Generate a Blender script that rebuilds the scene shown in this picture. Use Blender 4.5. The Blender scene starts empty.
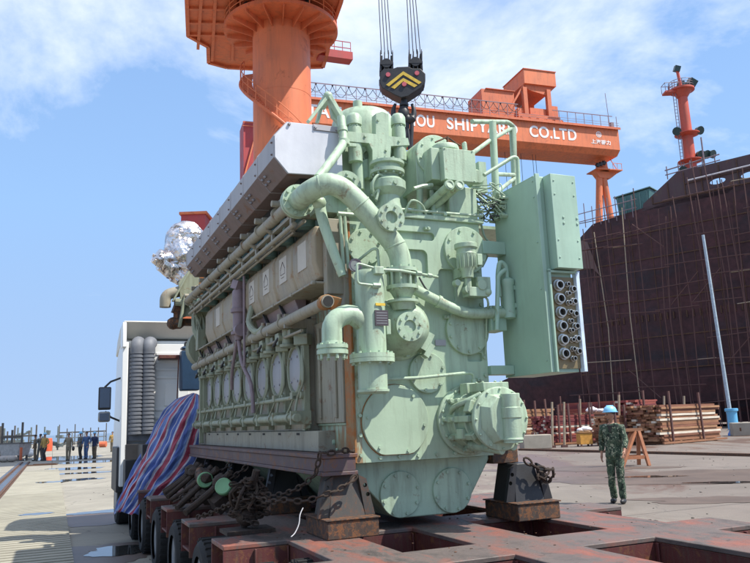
import bpy, bmesh, math, random
from mathutils import Vector, Matrix, Euler, noise as mnoise
SC = bpy.context.scene
COL = SC.collection
R = math.radians
random.seed(7)

# ------------------------------------------------------------------ camera model (eye 1.65 m above the quay)
F = 740.0; PITCH = R(10.8); ROLL = R(2.2); EYE = Vector((0, 0, 1.65))
fw = Vector((0, math.cos(PITCH), math.sin(PITCH)))
r0 = Vector((1, 0, 0)); u0 = Vector((0, -math.sin(PITCH), math.cos(PITCH)))
rt = r0 * math.cos(ROLL) - u0 * math.sin(ROLL); up = u0 * math.cos(ROLL) + r0 * math.sin(ROLL)
def ray(x, y): return fw + rt * ((x - 375) / F) - up * ((y - 281.5) / F)
def atz(x, y, z):
    d = ray(x, y); return EYE + d * ((z - EYE.z) / d.z)
def aty(x, y, Y):
    d = ray(x, y); return EYE + d * (Y / d.y)
# engine / trailer frame: x = across the front face, y = back along the engine, z = height above the ground
OX, OY, YAW = -0.19681, 6.0, R(23.5)
eu = Vector((math.cos(YAW), math.sin(YAW), 0)); ev = Vector((-math.sin(YAW), math.cos(YAW), 0))
def E(u, v, z=0.0): return Vector((OX, OY, 0)) + eu * u + ev * v + Vector((0, 0, z))

# ------------------------------------------------------------------ helpers
def tag(o, label=None, cat=None, group=None, kind=None):
    if label: o['label'] = label
    if cat: o['category'] = cat
    if group: o['group'] = group
    if kind: o['kind'] = kind
    return o
def thing(name, label, cat, loc=(0, 0, 0), rz=0.0, group=None):
    o = bpy.data.objects.new(name, None); COL.objects.link(o)
    o.empty_display_size = 0.3
    o.location = loc; o.rotation_euler = (0, 0, rz)
    return tag(o, label, cat, group)

def basis(d):
    d = Vector(d).normalized()
    a = Vector((0, 0, 1)) if abs(d.z) < 0.95 else Vector((1, 0, 0))
    x = a.cross(d).normalized(); y = d.cross(x)
    return x, y, d

class MB:
    def __init__(s): s.bm = bmesh.new(); s.mi = 0
    def _f(s, vs):
        try:
            f = s.bm.faces.new(vs); f.material_index = s.mi; return f
        except ValueError: return None
    def box(s, c, size, rot=None):
        hx, hy, hz = size[0] / 2, size[1] / 2, size[2] / 2
        M = Euler(rot).to_matrix() if rot is not None and not isinstance(rot, Matrix) else rot
        vs = []
        for z in (-hz, hz):
            for x, y in ((-hx, -hy), (hx, -hy), (hx, hy), (-hx, hy)):
                p = Vector((x, y, z))
                if M is not None: p = M @ p
                vs.append(s.bm.verts.new(Vector(c) + p))
        for f in ((3, 2, 1, 0), (4, 5, 6, 7), (0, 1, 5, 4), (1, 2, 6, 5), (2, 3, 7, 6), (3, 0, 4, 7)):
            s._f([vs[i] for i in f])
        return s
    def bb(s, x0, x1, y0, y1, z0, z1):
        return s.box(((x0 + x1) / 2, (y0 + y1) / 2, (z0 + z1) / 2), (x1 - x0, y1 - y0, z1 - z0))
    def beam(s, p0, p1, w, h=None):
        p0 = Vector(p0); p1 = Vector(p1); x, y, d = basis(p1 - p0); h = h or w
        M = Matrix((x, y, d)).transposed()
        return s.box((p0 + p1) / 2, (w, h, (p1 - p0).length), M)
    def loft(s, rings, cap=True, closed=False):
        rs = [[s.bm.verts.new(p) for p in r] for r in rings]
        n = len(rs[0])
        for a, b in zip(rs[:-1], rs[1:]):
            for i in range(n): s._f([a[i], a[(i + 1) % n], b[(i + 1) % n], b[i]])
        if cap:
            s._f(list(reversed(rs[0]))); s._f(rs[-1])
        return s
    def cyl(s, p0, p1, r, r1=None, n=20, cap=True):
        p0 = Vector(p0); p1 = Vector(p1); x, y, d = basis(p1 - p0); r1 = r if r1 is None else r1
        ring = lambda c, q: [c + x * (q * math.cos(2 * math.pi * i / n)) + y * (q * math.sin(2 * math.pi * i / n)) for i in range(n)]
        return s.loft([ring(p0, r), ring(p1, r1)], cap)
    def lathe(s, p0, axis, prof, n=28, cap=True):
        p0 = Vector(p0); x, y, d = basis(axis)
        rings = [[p0 + d * t + x * (q * math.cos(2 * math.pi * i / n)) + y * (q * math.sin(2 * math.pi * i / n)) for i in range(n)] for t, q in prof]
        return s.loft(rings, cap)
    def tube(s, pts, r, n=10, smooth=0, cap=True, rr=None):
        pts = [Vector(p) for p in pts]
        if smooth:
            out = []
            for i in range(len(pts) - 1):
                a = pts[max(i - 1, 0)]; b = pts[i]; c = pts[i + 1]; e = pts[min(i + 2, len(pts) - 1)]
                for k in range(smooth):
                    t = k / smooth
                    out.append(0.5 * ((2 * b) + (c - a) * t + (2 * a - 5 * b + 4 * c - e) * t * t + (3 * b - a - 3 * c + e) * t ** 3))
            out.append(pts[-1]); pts = out
        rings = []; px = None
        for i, p in enumerate(pts):
            d = (pts[min(i + 1, len(pts) - 1)] - pts[max(i - 1, 0)])
            if d.length < 1e-9: continue
            d.normalize()
            if px is None: px, _, _ = basis(d)
            x = (px - d * px.dot(d))
            if x.length < 1e-6: x, _, _ = basis(d)
            x.normalize(); y = d.cross(x); px = x
            q = r if rr is None else r * rr(i / (len(pts) - 1))
            rings.append([p + x * (q * math.cos(2 * math.pi * k / n)) + y * (q * math.sin(2 * math.pi * k / n)) for k in range(n)])
        return s.loft(rings, cap)
    def bend(s, pts, rad, r, n=12, seg=6, **k):
        """tube with rounded corners of radius rad"""
        pts = [Vector(p) for p in pts]; out = [pts[0]]
        for a, b, c in zip(pts[:-2], pts[1:-1], pts[2:]):
            d1 = (a - b); d2 = (c - b); q = min(rad, d1.length * .49, d2.length * .49)
            A = b + d1.normalized() * q; B = b + d2.normalized() * q
            for i in range(seg + 1):
                t = i / seg; out.append(A * (1 - t) ** 2 + b * 2 * t * (1 - t) + B * t * t)
        out.append(pts[-1]); return s.tube(out, r, n, **k)
    def prism(s, poly, d0, d1, plane='xz'):
        """polygon in plane, extruded between d0 and d1 on the third axis"""
        def P(a, b, d):
            return {'xz': (a, d, b), 'yz': (d, a, b), 'xy': (a, b, d)}[plane]
        return s.loft([[Vector(P(a, b, d0)) for a, b in poly], [Vector(P(a, b, d1)) for a, b in poly]])
    def ball(s, c, r, sc=(1, 1, 1), sub=2):
        m = Matrix.Translation(c) @ Matrix.Diagonal((r * sc[0], r * sc[1], r * sc[2], 1))
        g = bmesh.ops.create_icosphere(s.bm, subdivisions=sub, radius=1, matrix=m)
        for v in g['verts']:
            for f in v.link_faces: f.material_index = s.mi
        return s
    def bolts(s, c, axis, rad, n, size=.012, h=.014, a0=0.0, skip=None):
        c = Vector(c); x, y, d = basis(axis)
        for i in range(n):
            if skip and i in skip: continue
            a = a0 + 2 * math.pi * i / n; p = c + x * rad * math.cos(a) + y * rad * math.sin(a)
            s.cyl(p, p + d * h, size, n=6)
        return s
    def build(s, name, mat, parent=None, bevel=0, smooth=35, off=None, solid=0, label=None, seg=2):
        bm = s.bm
        if off is not None: bmesh.ops.translate(bm, verts=bm.verts, vec=Vector(off))
        bmesh.ops.recalc_face_normals(bm, faces=bm.faces)
        me = bpy.data.meshes.new(name); bm.to_mesh(me); bm.free()
        for m in (mat if isinstance(mat, (list, tuple)) else [mat]): me.materials.append(m)
        if smooth:
            for p in me.polygons: p.use_smooth = True
            me.set_sharp_from_angle(angle=R(smooth))
        o = bpy.data.objects.new(name, me); COL.objects.link(o)
        if parent: o.parent = parent
        if solid:
            m = o.modifiers.new('solid', 'SOLIDIFY'); m.thickness = solid
        if bevel:
            m = o.modifiers.new('bevel', 'BEVEL'); m.width = bevel; m.segments = seg; m.limit_method = 'ANGLE'; m.angle_limit = R(40)
        if label: o['label'] = label
        return o

def bake(o):
    """apply an object's modifiers"""
    bpy.context.view_layer.update()
    dg = bpy.context.evaluated_depsgraph_get()
    me = bpy.data.meshes.new_from_object(o.evaluated_get(dg), depsgraph=dg)
    old = o.data; o.modifiers.clear(); o.data = me
    return o
def cut(o, cutters):
    for c in cutters:
        m = o.modifiers.new('cut', 'BOOLEAN'); m.object = c; m.operation = 'DIFFERENCE'; m.solver = 'EXACT'
    bake(o)
    for c in cutters: bpy.data.objects.remove(c)
    me = o.data
    for p in me.polygons: p.use_smooth = True
    me.set_sharp_from_angle(angle=R(30))
    return o
def text(name, body, size, mat, parent, M, ext=.004, spacing=1.0, off=0.0, ax='CENTER', smooth=False, sx=1.0):
    cu = bpy.data.curves.new(name, 'FONT'); cu.body = body; cu.size = size; cu.extrude = ext
    cu.align_x = ax; cu.align_y = 'CENTER'; cu.space_character = spacing; cu.offset = off
    t = bpy.data.objects.new(name, cu); COL.objects.link(t)
    bpy.context.view_layer.update(); dg = bpy.context.evaluated_depsgraph_get()
    me = bpy.data.meshes.new_from_object(t.evaluated_get(dg), depsgraph=dg)
    bpy.data.objects.remove(t)
    me.transform(M @ Matrix.Diagonal((sx, 1, 1, 1)))
    me.materials.clear(); me.materials.append(mat); me.name = name
    o = bpy.data.objects.new(name, me); COL.objects.link(o)
    if parent: o.parent = parent
    return o

# ------------------------------------------------------------------ materials
class NT:
    def __init__(s, name):
        s.m = bpy.data.materials.new(name); s.m.use_nodes = True; s.t = s.m.node_tree
        s.b = s.t.nodes['Principled BSDF']; s.tc = s.t.nodes.new('ShaderNodeTexCoord')
    def n(s, typ, **k):
        q = s.t.nodes.new(typ)
        for a, b in k.items():
            if a.startswith('i_'): q.inputs[a[2:].replace('_', ' ')].default_value = b
            else: setattr(q, a, b)
        return q
    def l(s, a, b): s.t.links.new(a, b)
    def mapped(s, scale=(1, 1, 1), coord='Object', loc=(0, 0, 0), rot=(0, 0, 0)):
        q = s.n('ShaderNodeMapping'); q.inputs['Scale'].default_value = scale; q.inputs['Location'].default_value = loc; q.inputs['Rotation'].default_value = rot
        s.l(s.tc.outputs[coord], q.inputs[0]); return q.outputs[0]
    def noise(s, vec, scale, detail=4, rough=.55, dist=0):
        q = s.n('ShaderNodeTexNoise'); q.inputs['Scale'].default_value = scale; q.inputs['Detail'].default_value = detail
        q.inputs['Roughness'].default_value = rough; q.inputs['Distortion'].default_value = dist
        s.l(vec, q.inputs['Vector']); return q.outputs['Fac']
    def ramp(s, fac, stops, interp='LINEAR'):
        q = s.n('ShaderNodeValToRGB'); cr = q.color_ramp; cr.interpolation = interp
        while len(cr.elements) < len(stops): cr.elements.new(0.5)
        for e, (p, c) in zip(cr.elements, stops):
            e.position = p; e.color = (c, c, c, 1) if isinstance(c, (int, float)) else (*c, 1)
        s.l(fac, q.inputs[0]); return q.outputs[0]
    def mix(s, fac, a, b, mode='MIX'):
        q = s.n('ShaderNodeMix', data_type='RGBA', blend_type=mode)
        for i, v in ((0, fac), (6, a), (7, b)):
            if isinstance(v, bpy.types.NodeSocket): s.l(v, q.inputs[i])
            elif i == 0: q.inputs[0].default_value = v
            else: q.inputs[i].default_value = (*v, 1)
        return q.outputs[2]
    def bump(s, h, strength=.3, dist=.01):
        q = s.n('ShaderNodeBump'); q.inputs['Strength'].default_value = strength; q.inputs['Distance'].default_value = dist
        s.l(h, q.inputs['Height']); s.l(q.outputs[0], s.b.inputs['Normal'])
    def out(s, color=None, rough=None, metal=None, **k):
        for key, v in (('Base Color', color), ('Roughness', rough), ('Metallic', metal)):
            if v is None: continue
            if isinstance(v, bpy.types.NodeSocket): s.l(v, s.b.inputs[key])
            else: s.b.inputs[key].default_value = (*v, 1) if isinstance(v, tuple) else v
        for a, v in k.items(): s.b.inputs[a].default_value = v
        return s.m

RUST = (.16, .065, .025)
def paint(name, col, rough=.45, grime=.35, rust=0.0, scale=3.0, bump=.15, rustcol=RUST, dirt=(.09, .075, .05), metal=0.0, streak=True, spec=.5):
    """painted steel with cloudy grime, vertical run marks and rust specks"""
    t = NT(name)
    v = t.mapped()
    a = t.noise(v, scale, 6, .6)
    vs = t.mapped((4, 4, .5) if streak else (1, 1, 1))
    b = t.noise(vs, scale * 1.6, 5, .6)
    fine = t.noise(v, scale * 22, 3, .6)
    va = t.ramp(a, [(.3, .84), (.7, 1.08)])
    c = t.mix(1.0, col, va, 'MULTIPLY')
    g = t.ramp(b, [(.47, 0.0), (.74, grime)])
    c = t.mix(g, c, dirt)
    if rust > 0:
        rr = t.noise(v, scale * 3.1, 8, .72, .4)
        rf = t.ramp(rr, [(.66 - rust * .3, 0.0), (.72 - rust * .25, min(1, .4 + rust))])
        c = t.mix(rf, c, rustcol)
    ro = t.ramp(a, [(.3, max(.05, rough - .1)), (.75, min(1, rough + .2))])
    t.bump(fine, bump, .004)
    return t.out(c, ro, metal)
def plain(name, col, rough=.6, metal=0.0, var=.25, scale=6.0, bump=.2):
    t = NT(name); v = t.mapped(); a = t.noise(v, scale, 5, .6); f = t.noise(v, scale * 12, 3)
    c = t.mix(1.0, col, t.ramp(a, [(.25, 1 - var), (.75, 1 + var)]), 'MULTIPLY')
    t.bump(f, bump, .004)
    return t.out(c, rough, metal)
M = {}
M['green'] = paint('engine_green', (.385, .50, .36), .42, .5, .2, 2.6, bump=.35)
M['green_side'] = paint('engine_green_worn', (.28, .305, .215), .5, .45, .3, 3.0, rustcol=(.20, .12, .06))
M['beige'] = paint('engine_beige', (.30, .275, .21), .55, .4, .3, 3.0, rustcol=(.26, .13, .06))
M['tan'] = paint('cover_tan', (.34, .28, .19), .5, .4, .35, 2.5, rustcol=(.28, .15, .07))
M['plinth'] = paint('plinth_grey', (.30, .285, .22), .6, .5, .3, 2.5)
M['rust_edge'] = paint('rusted_edge', (.30, .17, .07), .7, .5, .7, 5, rustcol=(.33, .12, .03))
M['cabinet'] = paint('cabinet_green', (.34, .49, .385), .38, .15, .02, 1.5)
M['casing'] = paint('casing_grey', (.37, .365, .385), .6, .15, .08, 1.2, rustcol=(.16,.10,.08))
M['foil'] = None
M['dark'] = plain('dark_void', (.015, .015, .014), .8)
M['black'] = plain('black_steel', (.03, .03, .032), .5, .2)
M['rusty'] = paint('rusty_steel', (.055, .034, .025), .75, .5, .6, 8, bump=.5)
M['brass'] = plain('brown_backplate', (.22, .17, .09), .45, .3)
M['chrome'] = plain('bright_metal', (.42, .42, .40), .35, .9, .2)
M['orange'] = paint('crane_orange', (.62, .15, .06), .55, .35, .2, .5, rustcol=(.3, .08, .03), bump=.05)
M['orange_pale'] = paint('crane_orange_pale', (.70, .185, .07), .55, .35, .2, .3, rustcol=(.33, .08, .03), bump=.05)  # paler of the two crane oranges
M['crimson'] = paint('crane_red', (.42, .05, .05), .55, .3, .1, .5)
M['white'] = plain('white_paint', (.78, .78, .76), .45, 0, .05)
M['deck'] = None
M['tyre'] = plain('tyre_rubber', (.013, .013, .013), .85, 0, .3, 9, .5)
M['cabwhite'] = plain('cab_white', (.74, .75, .73), .3, 0, .04, 2, .05)
M['grey'] = plain('mid_grey', (.2, .21, .22), .5)
M['steel'] = plain('bare_steel', (.28, .28, .27), .4, .7)
M['rope'] = plain('wire_rope', (.05, .055, .06), .6, .3)
M['yellow'] = plain('yellow_paint', (.62, .42, .05), .5)
M['glassy'] = plain('mirror_glass', (.10, .11, .13), .08, .9, .02)
M['blue'] = plain('blue_plastic', (.12, .38, .62), .4, 0, .1)
M['teal'] = paint('teal_parts', (.16, .27, .25), .5, .3, .1, 5)
M['paper'] = plain('paper_sheet', (.50, .46, .40), .8, 0, .08, 9)
M['ink'] = plain('ink', (.06, .05, .06), .8)
M['purple'] = paint('primer_grey', (.24, .18, .20), .5, .3, .2, 6)
M['wood'] = None
M['chain'] = paint('chain_rust', (.035, .022, .016), .85, .5, .4, 14, bump=.6, rustcol=(.075,.035,.02))
M['concrete'] = None
M['lime'] = plain('light_green_cap', (.15, .32, .16), .5, 0, .15)

def foil():
    t = NT('crumpled_foil'); v = t.mapped()
    q = t.n('ShaderNodeTexVoronoi'); q.inputs['Scale'].default_value = 9; t.l(v, q.inputs['Vector'])
    b = t.noise(v, 7, 5, .7, 1.5)
    h = t.mix(.5, q.outputs['Distance'], b)
    t.bump(h, .45, .05)
    return t.out(t.ramp(b, [(.36, (.50, .36, .30)), (.5, (.72, .68, .67)), (.7, (.85, .84, .85))]), t.ramp(b, [(.3, .16), (.7, .34)]), 1.0)
M['foil'] = foil()
def stained():
    t = NT('engine_green_rust_stained'); v = t.mapped(); sx = t.n('ShaderNodeSeparateXYZ'); t.l(t.tc.outputs['Object'], sx.inputs[0])
    a = t.noise(v, 2.2, 6, .6); n_ = t.noise(t.mapped((6, 6, 1.2)), 2.5, 7, .7)
    c = t.mix(1.0, (.385, .50, .36), t.ramp(a, [(.3, .84), (.7, 1.08)]), 'MULTIPLY')
    g = t.ramp(t.noise(t.mapped((4, 4, .5)), 3.5, 5, .6), [(.5, 0.0), (.74, .35)]); c = t.mix(g, c, (.09, .075, .05))
    ex = t.n('ShaderNodeMapRange'); ex.inputs[1].default_value = .16; ex.inputs[2].default_value = -.02; ex.inputs[3].default_value = -.18; ex.inputs[4].default_value = .22; t.l(sx.outputs['X'], ex.inputs[0])
    ez = t.n('ShaderNodeMapRange'); ez.inputs[1].default_value = .75; ez.inputs[2].default_value = .45; ez.inputs[3].default_value = -.1; ez.inputs[4].default_value = .09; t.l(sx.outputs['Z'], ez.inputs[0])
    s1 = t.n('ShaderNodeMath', operation='ADD'); t.l(ex.outputs[0], s1.inputs[0]); t.l(ez.outputs[0], s1.inputs[1]); s2 = t.n('ShaderNodeMath', operation='ADD'); t.l(s1.outputs[0], s2.inputs[0]); t.l(n_, s2.inputs[1])
    c = t.mix(t.ramp(s2.outputs[0], [(.52, 0.0), (.66, .85)]), c, (.27, .13, .05))
    t.bump(t.noise(v, 48, 3), .15, .004); return t.out(c, .45)
M['stained'] = stained()
def deckmat():
    t = NT('trailer_deck_paint'); v = t.mapped()
    a = t.noise(t.mapped((1.0, .45, 1)), 4.0, 8, .68, .6); b = t.noise(v, 1.3, 5, .6); f = t.noise(v, 40, 4)
    c = t.ramp(a, [(.38, (.06, .05, .045)), (.48, (.11, .085, .075)), (.56, (.19, .07, .05)), (.74, (.28, .09, .055))])
    c = t.mix(t.ramp(b, [(.42, 0.0), (.60, .85)]), c, (.12, .095, .085))
    c = t.mix(t.ramp(t.noise(v, 9, 6, .7, 1), [(.58, 0.0), (.66, .6)]), c, (.05, .04, .035))
    t.bump(a, .4, .006)
    return t.out(c, t.ramp(f, [(.3, .45), (.7, .75)]))
M['deck'] = deckmat()
M['deckred'] = paint('trailer_frame_red', (.095, .022, .02), .6, .5, .4, 4, bump=.3)
def camo():
    t = NT('camouflage_cloth'); v = t.mapped((1, 1, .8))
    a = t.noise(v, 11, 3, .55, 1.2); b = t.noise(t.mapped(loc=(5, 3, 1)), 15, 3, .5, 1.5); w = t.noise(v, 200, 2)
    c = t.ramp(a, [(0, (.012, .02, .015)), (.42, (.035, .065, .042)), (.53, (.075, .105, .068)), (.60, (.02, .03, .02))], 'CONSTANT')
    c = t.mix(t.ramp(b, [(0, 0), (.59, 1.0)], 'CONSTANT'), c, (.26, .28, .20))
    t.bump(w, .2, .002)
    return t.out(c, .9)
M['camo'] = camo()
def skinmat():
    t = NT('skin_tone'); v = t.mapped()
    return t.out(t.ramp(t.noise(v, 14, 4), [(.3, (.30, .15, .095)), (.7, (.38, .20, .13))]), .5)
M['skin'] = skinmat()
def woodmat(name, c1, c2, c3):
    t = NT(name); v = t.mapped((.6, .6, 5))
    oi = t.n('ShaderNodeNewGeometry')
    a = t.noise(t.mapped((.3, .3, 3)), 3.2, 5, .7); g = t.noise(t.mapped((1, 1, 14)), 6, 4)
    c = t.ramp(oi.outputs['Random Per Island'], [(0, c1), (.35, c2), (.7, c3), (.90, (.60, .54, .44))], 'CONSTANT')
    c = t.mix(1.0, c, t.ramp(a, [(.3, .65), (.7, 1.25)]), 'MULTIPLY')
    t.bump(g, .4, .01)
    return t.out(c, .8)
M['wood'] = woodmat('sawn_timber', (.27, .125, .065), (.34, .18, .095), (.20, .085, .05))
M['redwood'] = woodmat('red_timber', (.22, .05, .045), (.28, .07, .05), (.16, .035, .04))
M['scaff'] = paint('scaffold_rust', (.11, .05, .045), .7, .4, .3, 3)
M['bamboo'] = plain('pale_scaffold_plank', (.34, .27, .19), .8)
M['sawhorse'] = plain('orange_brown_wood', (.36, .14, .065), .6)
# ------------------------------------------------------------------ render / camera / light
SC.render.engine = 'CYCLES'
SC.view_settings.view_transform = 'Standard'; SC.view_settings.look = 'None'; SC.view_settings.gamma = 1
SC.view_settings.exposure = 0.5
cam = bpy.data.cameras.new('camera'); cam.sensor_width = 36; cam.lens = F / 750 * 36; cam.clip_start = .05; cam.clip_end = 9000
co = bpy.data.objects.new('camera', cam); COL.objects.link(co)
co.matrix_world = Matrix(((rt.x, up.x, -fw.x, EYE.x), (rt.y, up.y, -fw.y, EYE.y), (rt.z, up.z, -fw.z, EYE.z), (0, 0, 0, 1)))
SC.camera = co
SUN_EL = R(56); TO = Vector((.95, -.30, 0)).normalized()       # horizontal direction towards the sun
sun = bpy.data.lights.new('sun', 'SUN'); sun.energy = 5.0; sun.angle = R(.5); sun.color = (1.0, .95, .87)
so = bpy.data.objects.new('sun', sun); COL.objects.link(so)
sd = Vector((TO.x * math.cos(SUN_EL), TO.y * math.cos(SUN_EL), math.sin(SUN_EL)))
so.rotation_euler = sd.to_track_quat('Z', 'Y').to_euler(); so.location = (20, -20, 60)

W = bpy.data.worlds.new('World'); SC.world = W; W.use_nodes = True
nt = W.node_tree; bg = nt.nodes['Background']; bg.inputs['Strength'].default_value = .12
sky = nt.nodes.new('ShaderNodeTexSky'); sky.sky_type = 'NISHITA'; sky.sun_disc = False
sky.sun_elevation = SUN_EL; sky.sun_rotation = math.atan2(TO.x, TO.y); sky.air_density = 1.0; sky.dust_density = .15; sky.ozone_density = 3.0
def wn(t, **k):
    q = nt.nodes.new(t)
    for a, b in k.items(): setattr(q, a, b)
    return q
tc = wn('ShaderNodeTexCoord'); lift = wn('ShaderNodeVectorMath', operation='ADD'); lift.inputs[1].default_value = (0, 0, .22); nt.links.new(tc.outputs['Generated'], lift.inputs[0]); nrmz = wn('ShaderNodeVectorMath', operation='NORMALIZE'); nt.links.new(lift.outputs[0], nrmz.inputs[0]); nt.links.new(nrmz.outputs[0], sky.inputs['Vector'])
sep = wn('ShaderNodeSeparateXYZ'); nt.links.new(tc.outputs['Generated'], sep.inputs[0])
def mth(op, a, b=None):
    q = wn('ShaderNodeMath', operation=op)
    for i, v in ((0, a), (1, b)):
        if v is None: continue
        if isinstance(v, (int, float)): q.inputs[i].default_value = v
        else: nt.links.new(v, q.inputs[i])
    return q.outputs[0]
grd = wn('ShaderNodeValToRGB'); nt.links.new(sep.outputs['Z'], grd.inputs[0]); grd.color_ramp.elements[0].position = 0.0; grd.color_ramp.elements[0].color = (3.0, 3.95, 5.6, 1); grd.color_ramp.elements[1].position = .28; grd.color_ramp.elements[1].color = (2.6, 4.3, 7.0, 1)
ge = grd.color_ramp.elements.new(.75); ge.color = (1.6, 2.9, 5.8, 1)
den = mth('ADD', mth('MAXIMUM', sep.outputs['Z'], 0.0), .22)
cx = mth('DIVIDE', sep.outputs['X'], den); cy = mth('DIVIDE', sep.outputs['Y'], den)
cmb = wn('ShaderNodeCombineXYZ'); nt.links.new(cx, cmb.inputs[0]); nt.links.new(cy, cmb.inputs[1])
mp = wn('ShaderNodeMapping'); mp.inputs['Location'].default_value = (7.3, 2.2, .4); mp.inputs['Scale'].default_value = (1.15, 1.0, 1); nt.links.new(cmb.outputs[0], mp.inputs[0])
n1 = wn('ShaderNodeTexNoise'); n1.inputs['Scale'].default_value = 1.5; n1.inputs['Detail'].default_value = 10; n1.inputs['Roughness'].default_value = .6; n1.inputs['Distortion'].default_value = .25
nt.links.new(mp.outputs[0], n1.inputs['Vector'])
n2 = wn('ShaderNodeTexNoise'); n2.inputs['Scale'].default_value = .8; n2.inputs['Detail'].default_value = 3; nt.links.new(mp.outputs[0], n2.inputs['Vector'])
# clouds thicken with height above the horizon, clear air low down
el = wn('ShaderNodeMapRange'); el.inputs[1].default_value = .22; el.inputs[2].default_value = .55; el.inputs[3].default_value = -.14; el.inputs[4].default_value = .12
nt.links.new(sep.outputs['Z'], el.inputs[0])
s_ = mth('ADD', mth('ADD', mth('MULTIPLY', n1.outputs['Fac'], .75), mth('MULTIPLY', n2.outputs['Fac'], .25)), el.outputs[0])
cr = wn('ShaderNodeValToRGB'); cr.color_ramp.elements[0].position = .495; cr.color_ramp.elements[1].position = .67
cr.color_ramp.elements[0].color = (0, 0, 0, 1); cr.color_ramp.elements[1].color = (.85, .85, .85, 1); nt.links.new(s_, cr.inputs[0])
mixc = wn('ShaderNodeMix', data_type='RGBA'); nt.links.new(cr.outputs[0], mixc.inputs[0])
skm = wn('ShaderNodeMix', data_type='RGBA'); skm.inputs[0].default_value = .72; nt.links.new(sky.outputs[0], skm.inputs[6]); nt.links.new(grd.outputs[0], skm.inputs[7])
hue = wn('ShaderNodeMix', data_type='RGBA', blend_type='MULTIPLY'); hue.inputs[0].default_value = 1.0; nt.links.new(skm.outputs[2], hue.inputs[6]); hue.inputs[7].default_value = (1.0, 1.0, 1.0, 1)
nt.links.new(hue.outputs[2], mixc.inputs[6]); mixc.inputs[7].default_value = (7.0, 7.4, 8.2, 1)
nt.links.new(mixc.outputs[2], bg.inputs[0])

# ------------------------------------------------------------------ ground
def groundmat():
    t = NT('quay_concrete'); v = t.mapped()
    a = t.noise(v, .10, 6, .6); b = t.noise(v, .7, 7, .65, .5); c_ = t.noise(v, 9, 5, .6)
    w = t.noise(t.mapped((1, .35, 1), loc=(11, 4, 0), rot=(0, 0, .9)), .22, 7, .62, .8)
    sx = t.n('ShaderNodeSeparateXYZ'); t.l(t.tc.outputs['Object'], sx.inputs[0])
    side = t.n('ShaderNodeMapRange'); side.inputs[1].default_value = -3; side.inputs[2].default_value = 6; t.l(sx.outputs['X'], side.inputs[0])
    base = t.mix(side.outputs[0], (.285, .265, .215), (.165, .138, .118))
    c = t.mix(1.0, base, t.ramp(a, [(.3, .85), (.7, 1.15)]), 'MULTIPLY')
    c = t.mix(1.0, c, t.ramp(b, [(.25, .78), (.7, 1.12)]), 'MULTIPLY')
    wet = t.ramp(w, [(.52, 0.0), (.58, 1.0)])
    jt = t.n('ShaderNodeTexBrick'); jt.inputs['Scale'].default_value = 1; jt.inputs['Brick Width'].default_value = 7.5; jt.inputs['Row Height'].default_value = 5.0; jt.offset = 0.0; jt.inputs['Mortar Size'].default_value = .022
    for nm_, q_ in (('Color1', 1.0), ('Color2', .9), ('Mortar', .45)): jt.inputs[nm_].default_value = (q_, q_, q_, 1)
    t.l(t.mapped((1, 1, 1), rot=(0, 0, -.41)), jt.inputs['Vector']); c = t.mix(1.0, c, jt.outputs['Color'], 'MULTIPLY')
    vc = t.n('ShaderNodeTexVoronoi', feature='DISTANCE_TO_EDGE'); vc.inputs['Scale'].default_value = .35; wv = t.n('ShaderNodeVectorMath', operation='ADD'); nz_ = t.n('ShaderNodeTexNoise'); nz_.inputs['Scale'].default_value = 1.5; nz_.inputs['Detail'].default_value = 6; t.l(v, nz_.inputs['Vector']); t.l(v, wv.inputs[0]); t.l(nz_.outputs['Color'], wv.inputs[1]); t.l(wv.outputs[0], vc.inputs['Vector'])
    c = t.mix(t.ramp(vc.outputs['Distance'], [(0.0, .6), (.008, 0.0)]), c, (.08, .07, .06))
    tm = t.noise(t.mapped((2.2, .12, 1), rot=(0, 0, -.41)), 1.2, 5, .6); c = t.mix(t.ramp(tm, [(.55, 0.0), (.75, .5)]), c, (.13, .115, .10))
    gr = t.noise(v, 60, 3, .7); c = t.mix(1.0, c, t.ramp(gr, [(.3, .82), (.7, 1.12)]), 'MULTIPLY')
    mul = t.n('ShaderNodeMath', operation='MULTIPLY'); t.l(wet, mul.inputs[0]); t.l(side.outputs[0], mul.inputs[1])
    c = t.mix(mul.outputs[0], c, (.12, .075, .055))
    r = t.mix(mul.outputs[0], (.85, .85, .85), (.42, .42, .42))
    t.bump(c_, .3, .01)
    return t.out(c, r)
M['ground'] = groundmat()
M['concrete'] = plain('grey_concrete_block', (.30, .27, .22), .85, 0, .2, 2, .4)
g = MB(); g.mi = 0
for a, b, c, d in ((-260, 400, -60, 160),):
    g._f([g.bm.verts.new(p) for p in ((a, c, 0), (b, c, 0), (b, d, 0), (a, d, 0))])
tag(g.build('ground', M['ground'], smooth=0), kind='structure')
g = MB(); g.bb(-260, 400, 160, 161, -3, -.004)
tag(g.build('quay_wall', M['concrete'], smooth=0), kind='structure')
def watermat():
    t = NT('sea_water'); v = t.mapped((1, .3, 1)); t.bump(t.noise(v, .6, 6, .6), .5, .4)
    return t.out((.05, .085, .10), .12, 0, IOR=1.33)
g = MB(); g._f([g.bm.verts.new(p) for p in ((-4500, 161.01, -2.2), (4500, 161.01, -2.2), (4500, 7500, -2.2), (-4500, 7500, -2.2))])
tag(g.build('sea', watermat(), smooth=0), kind='structure')

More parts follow.
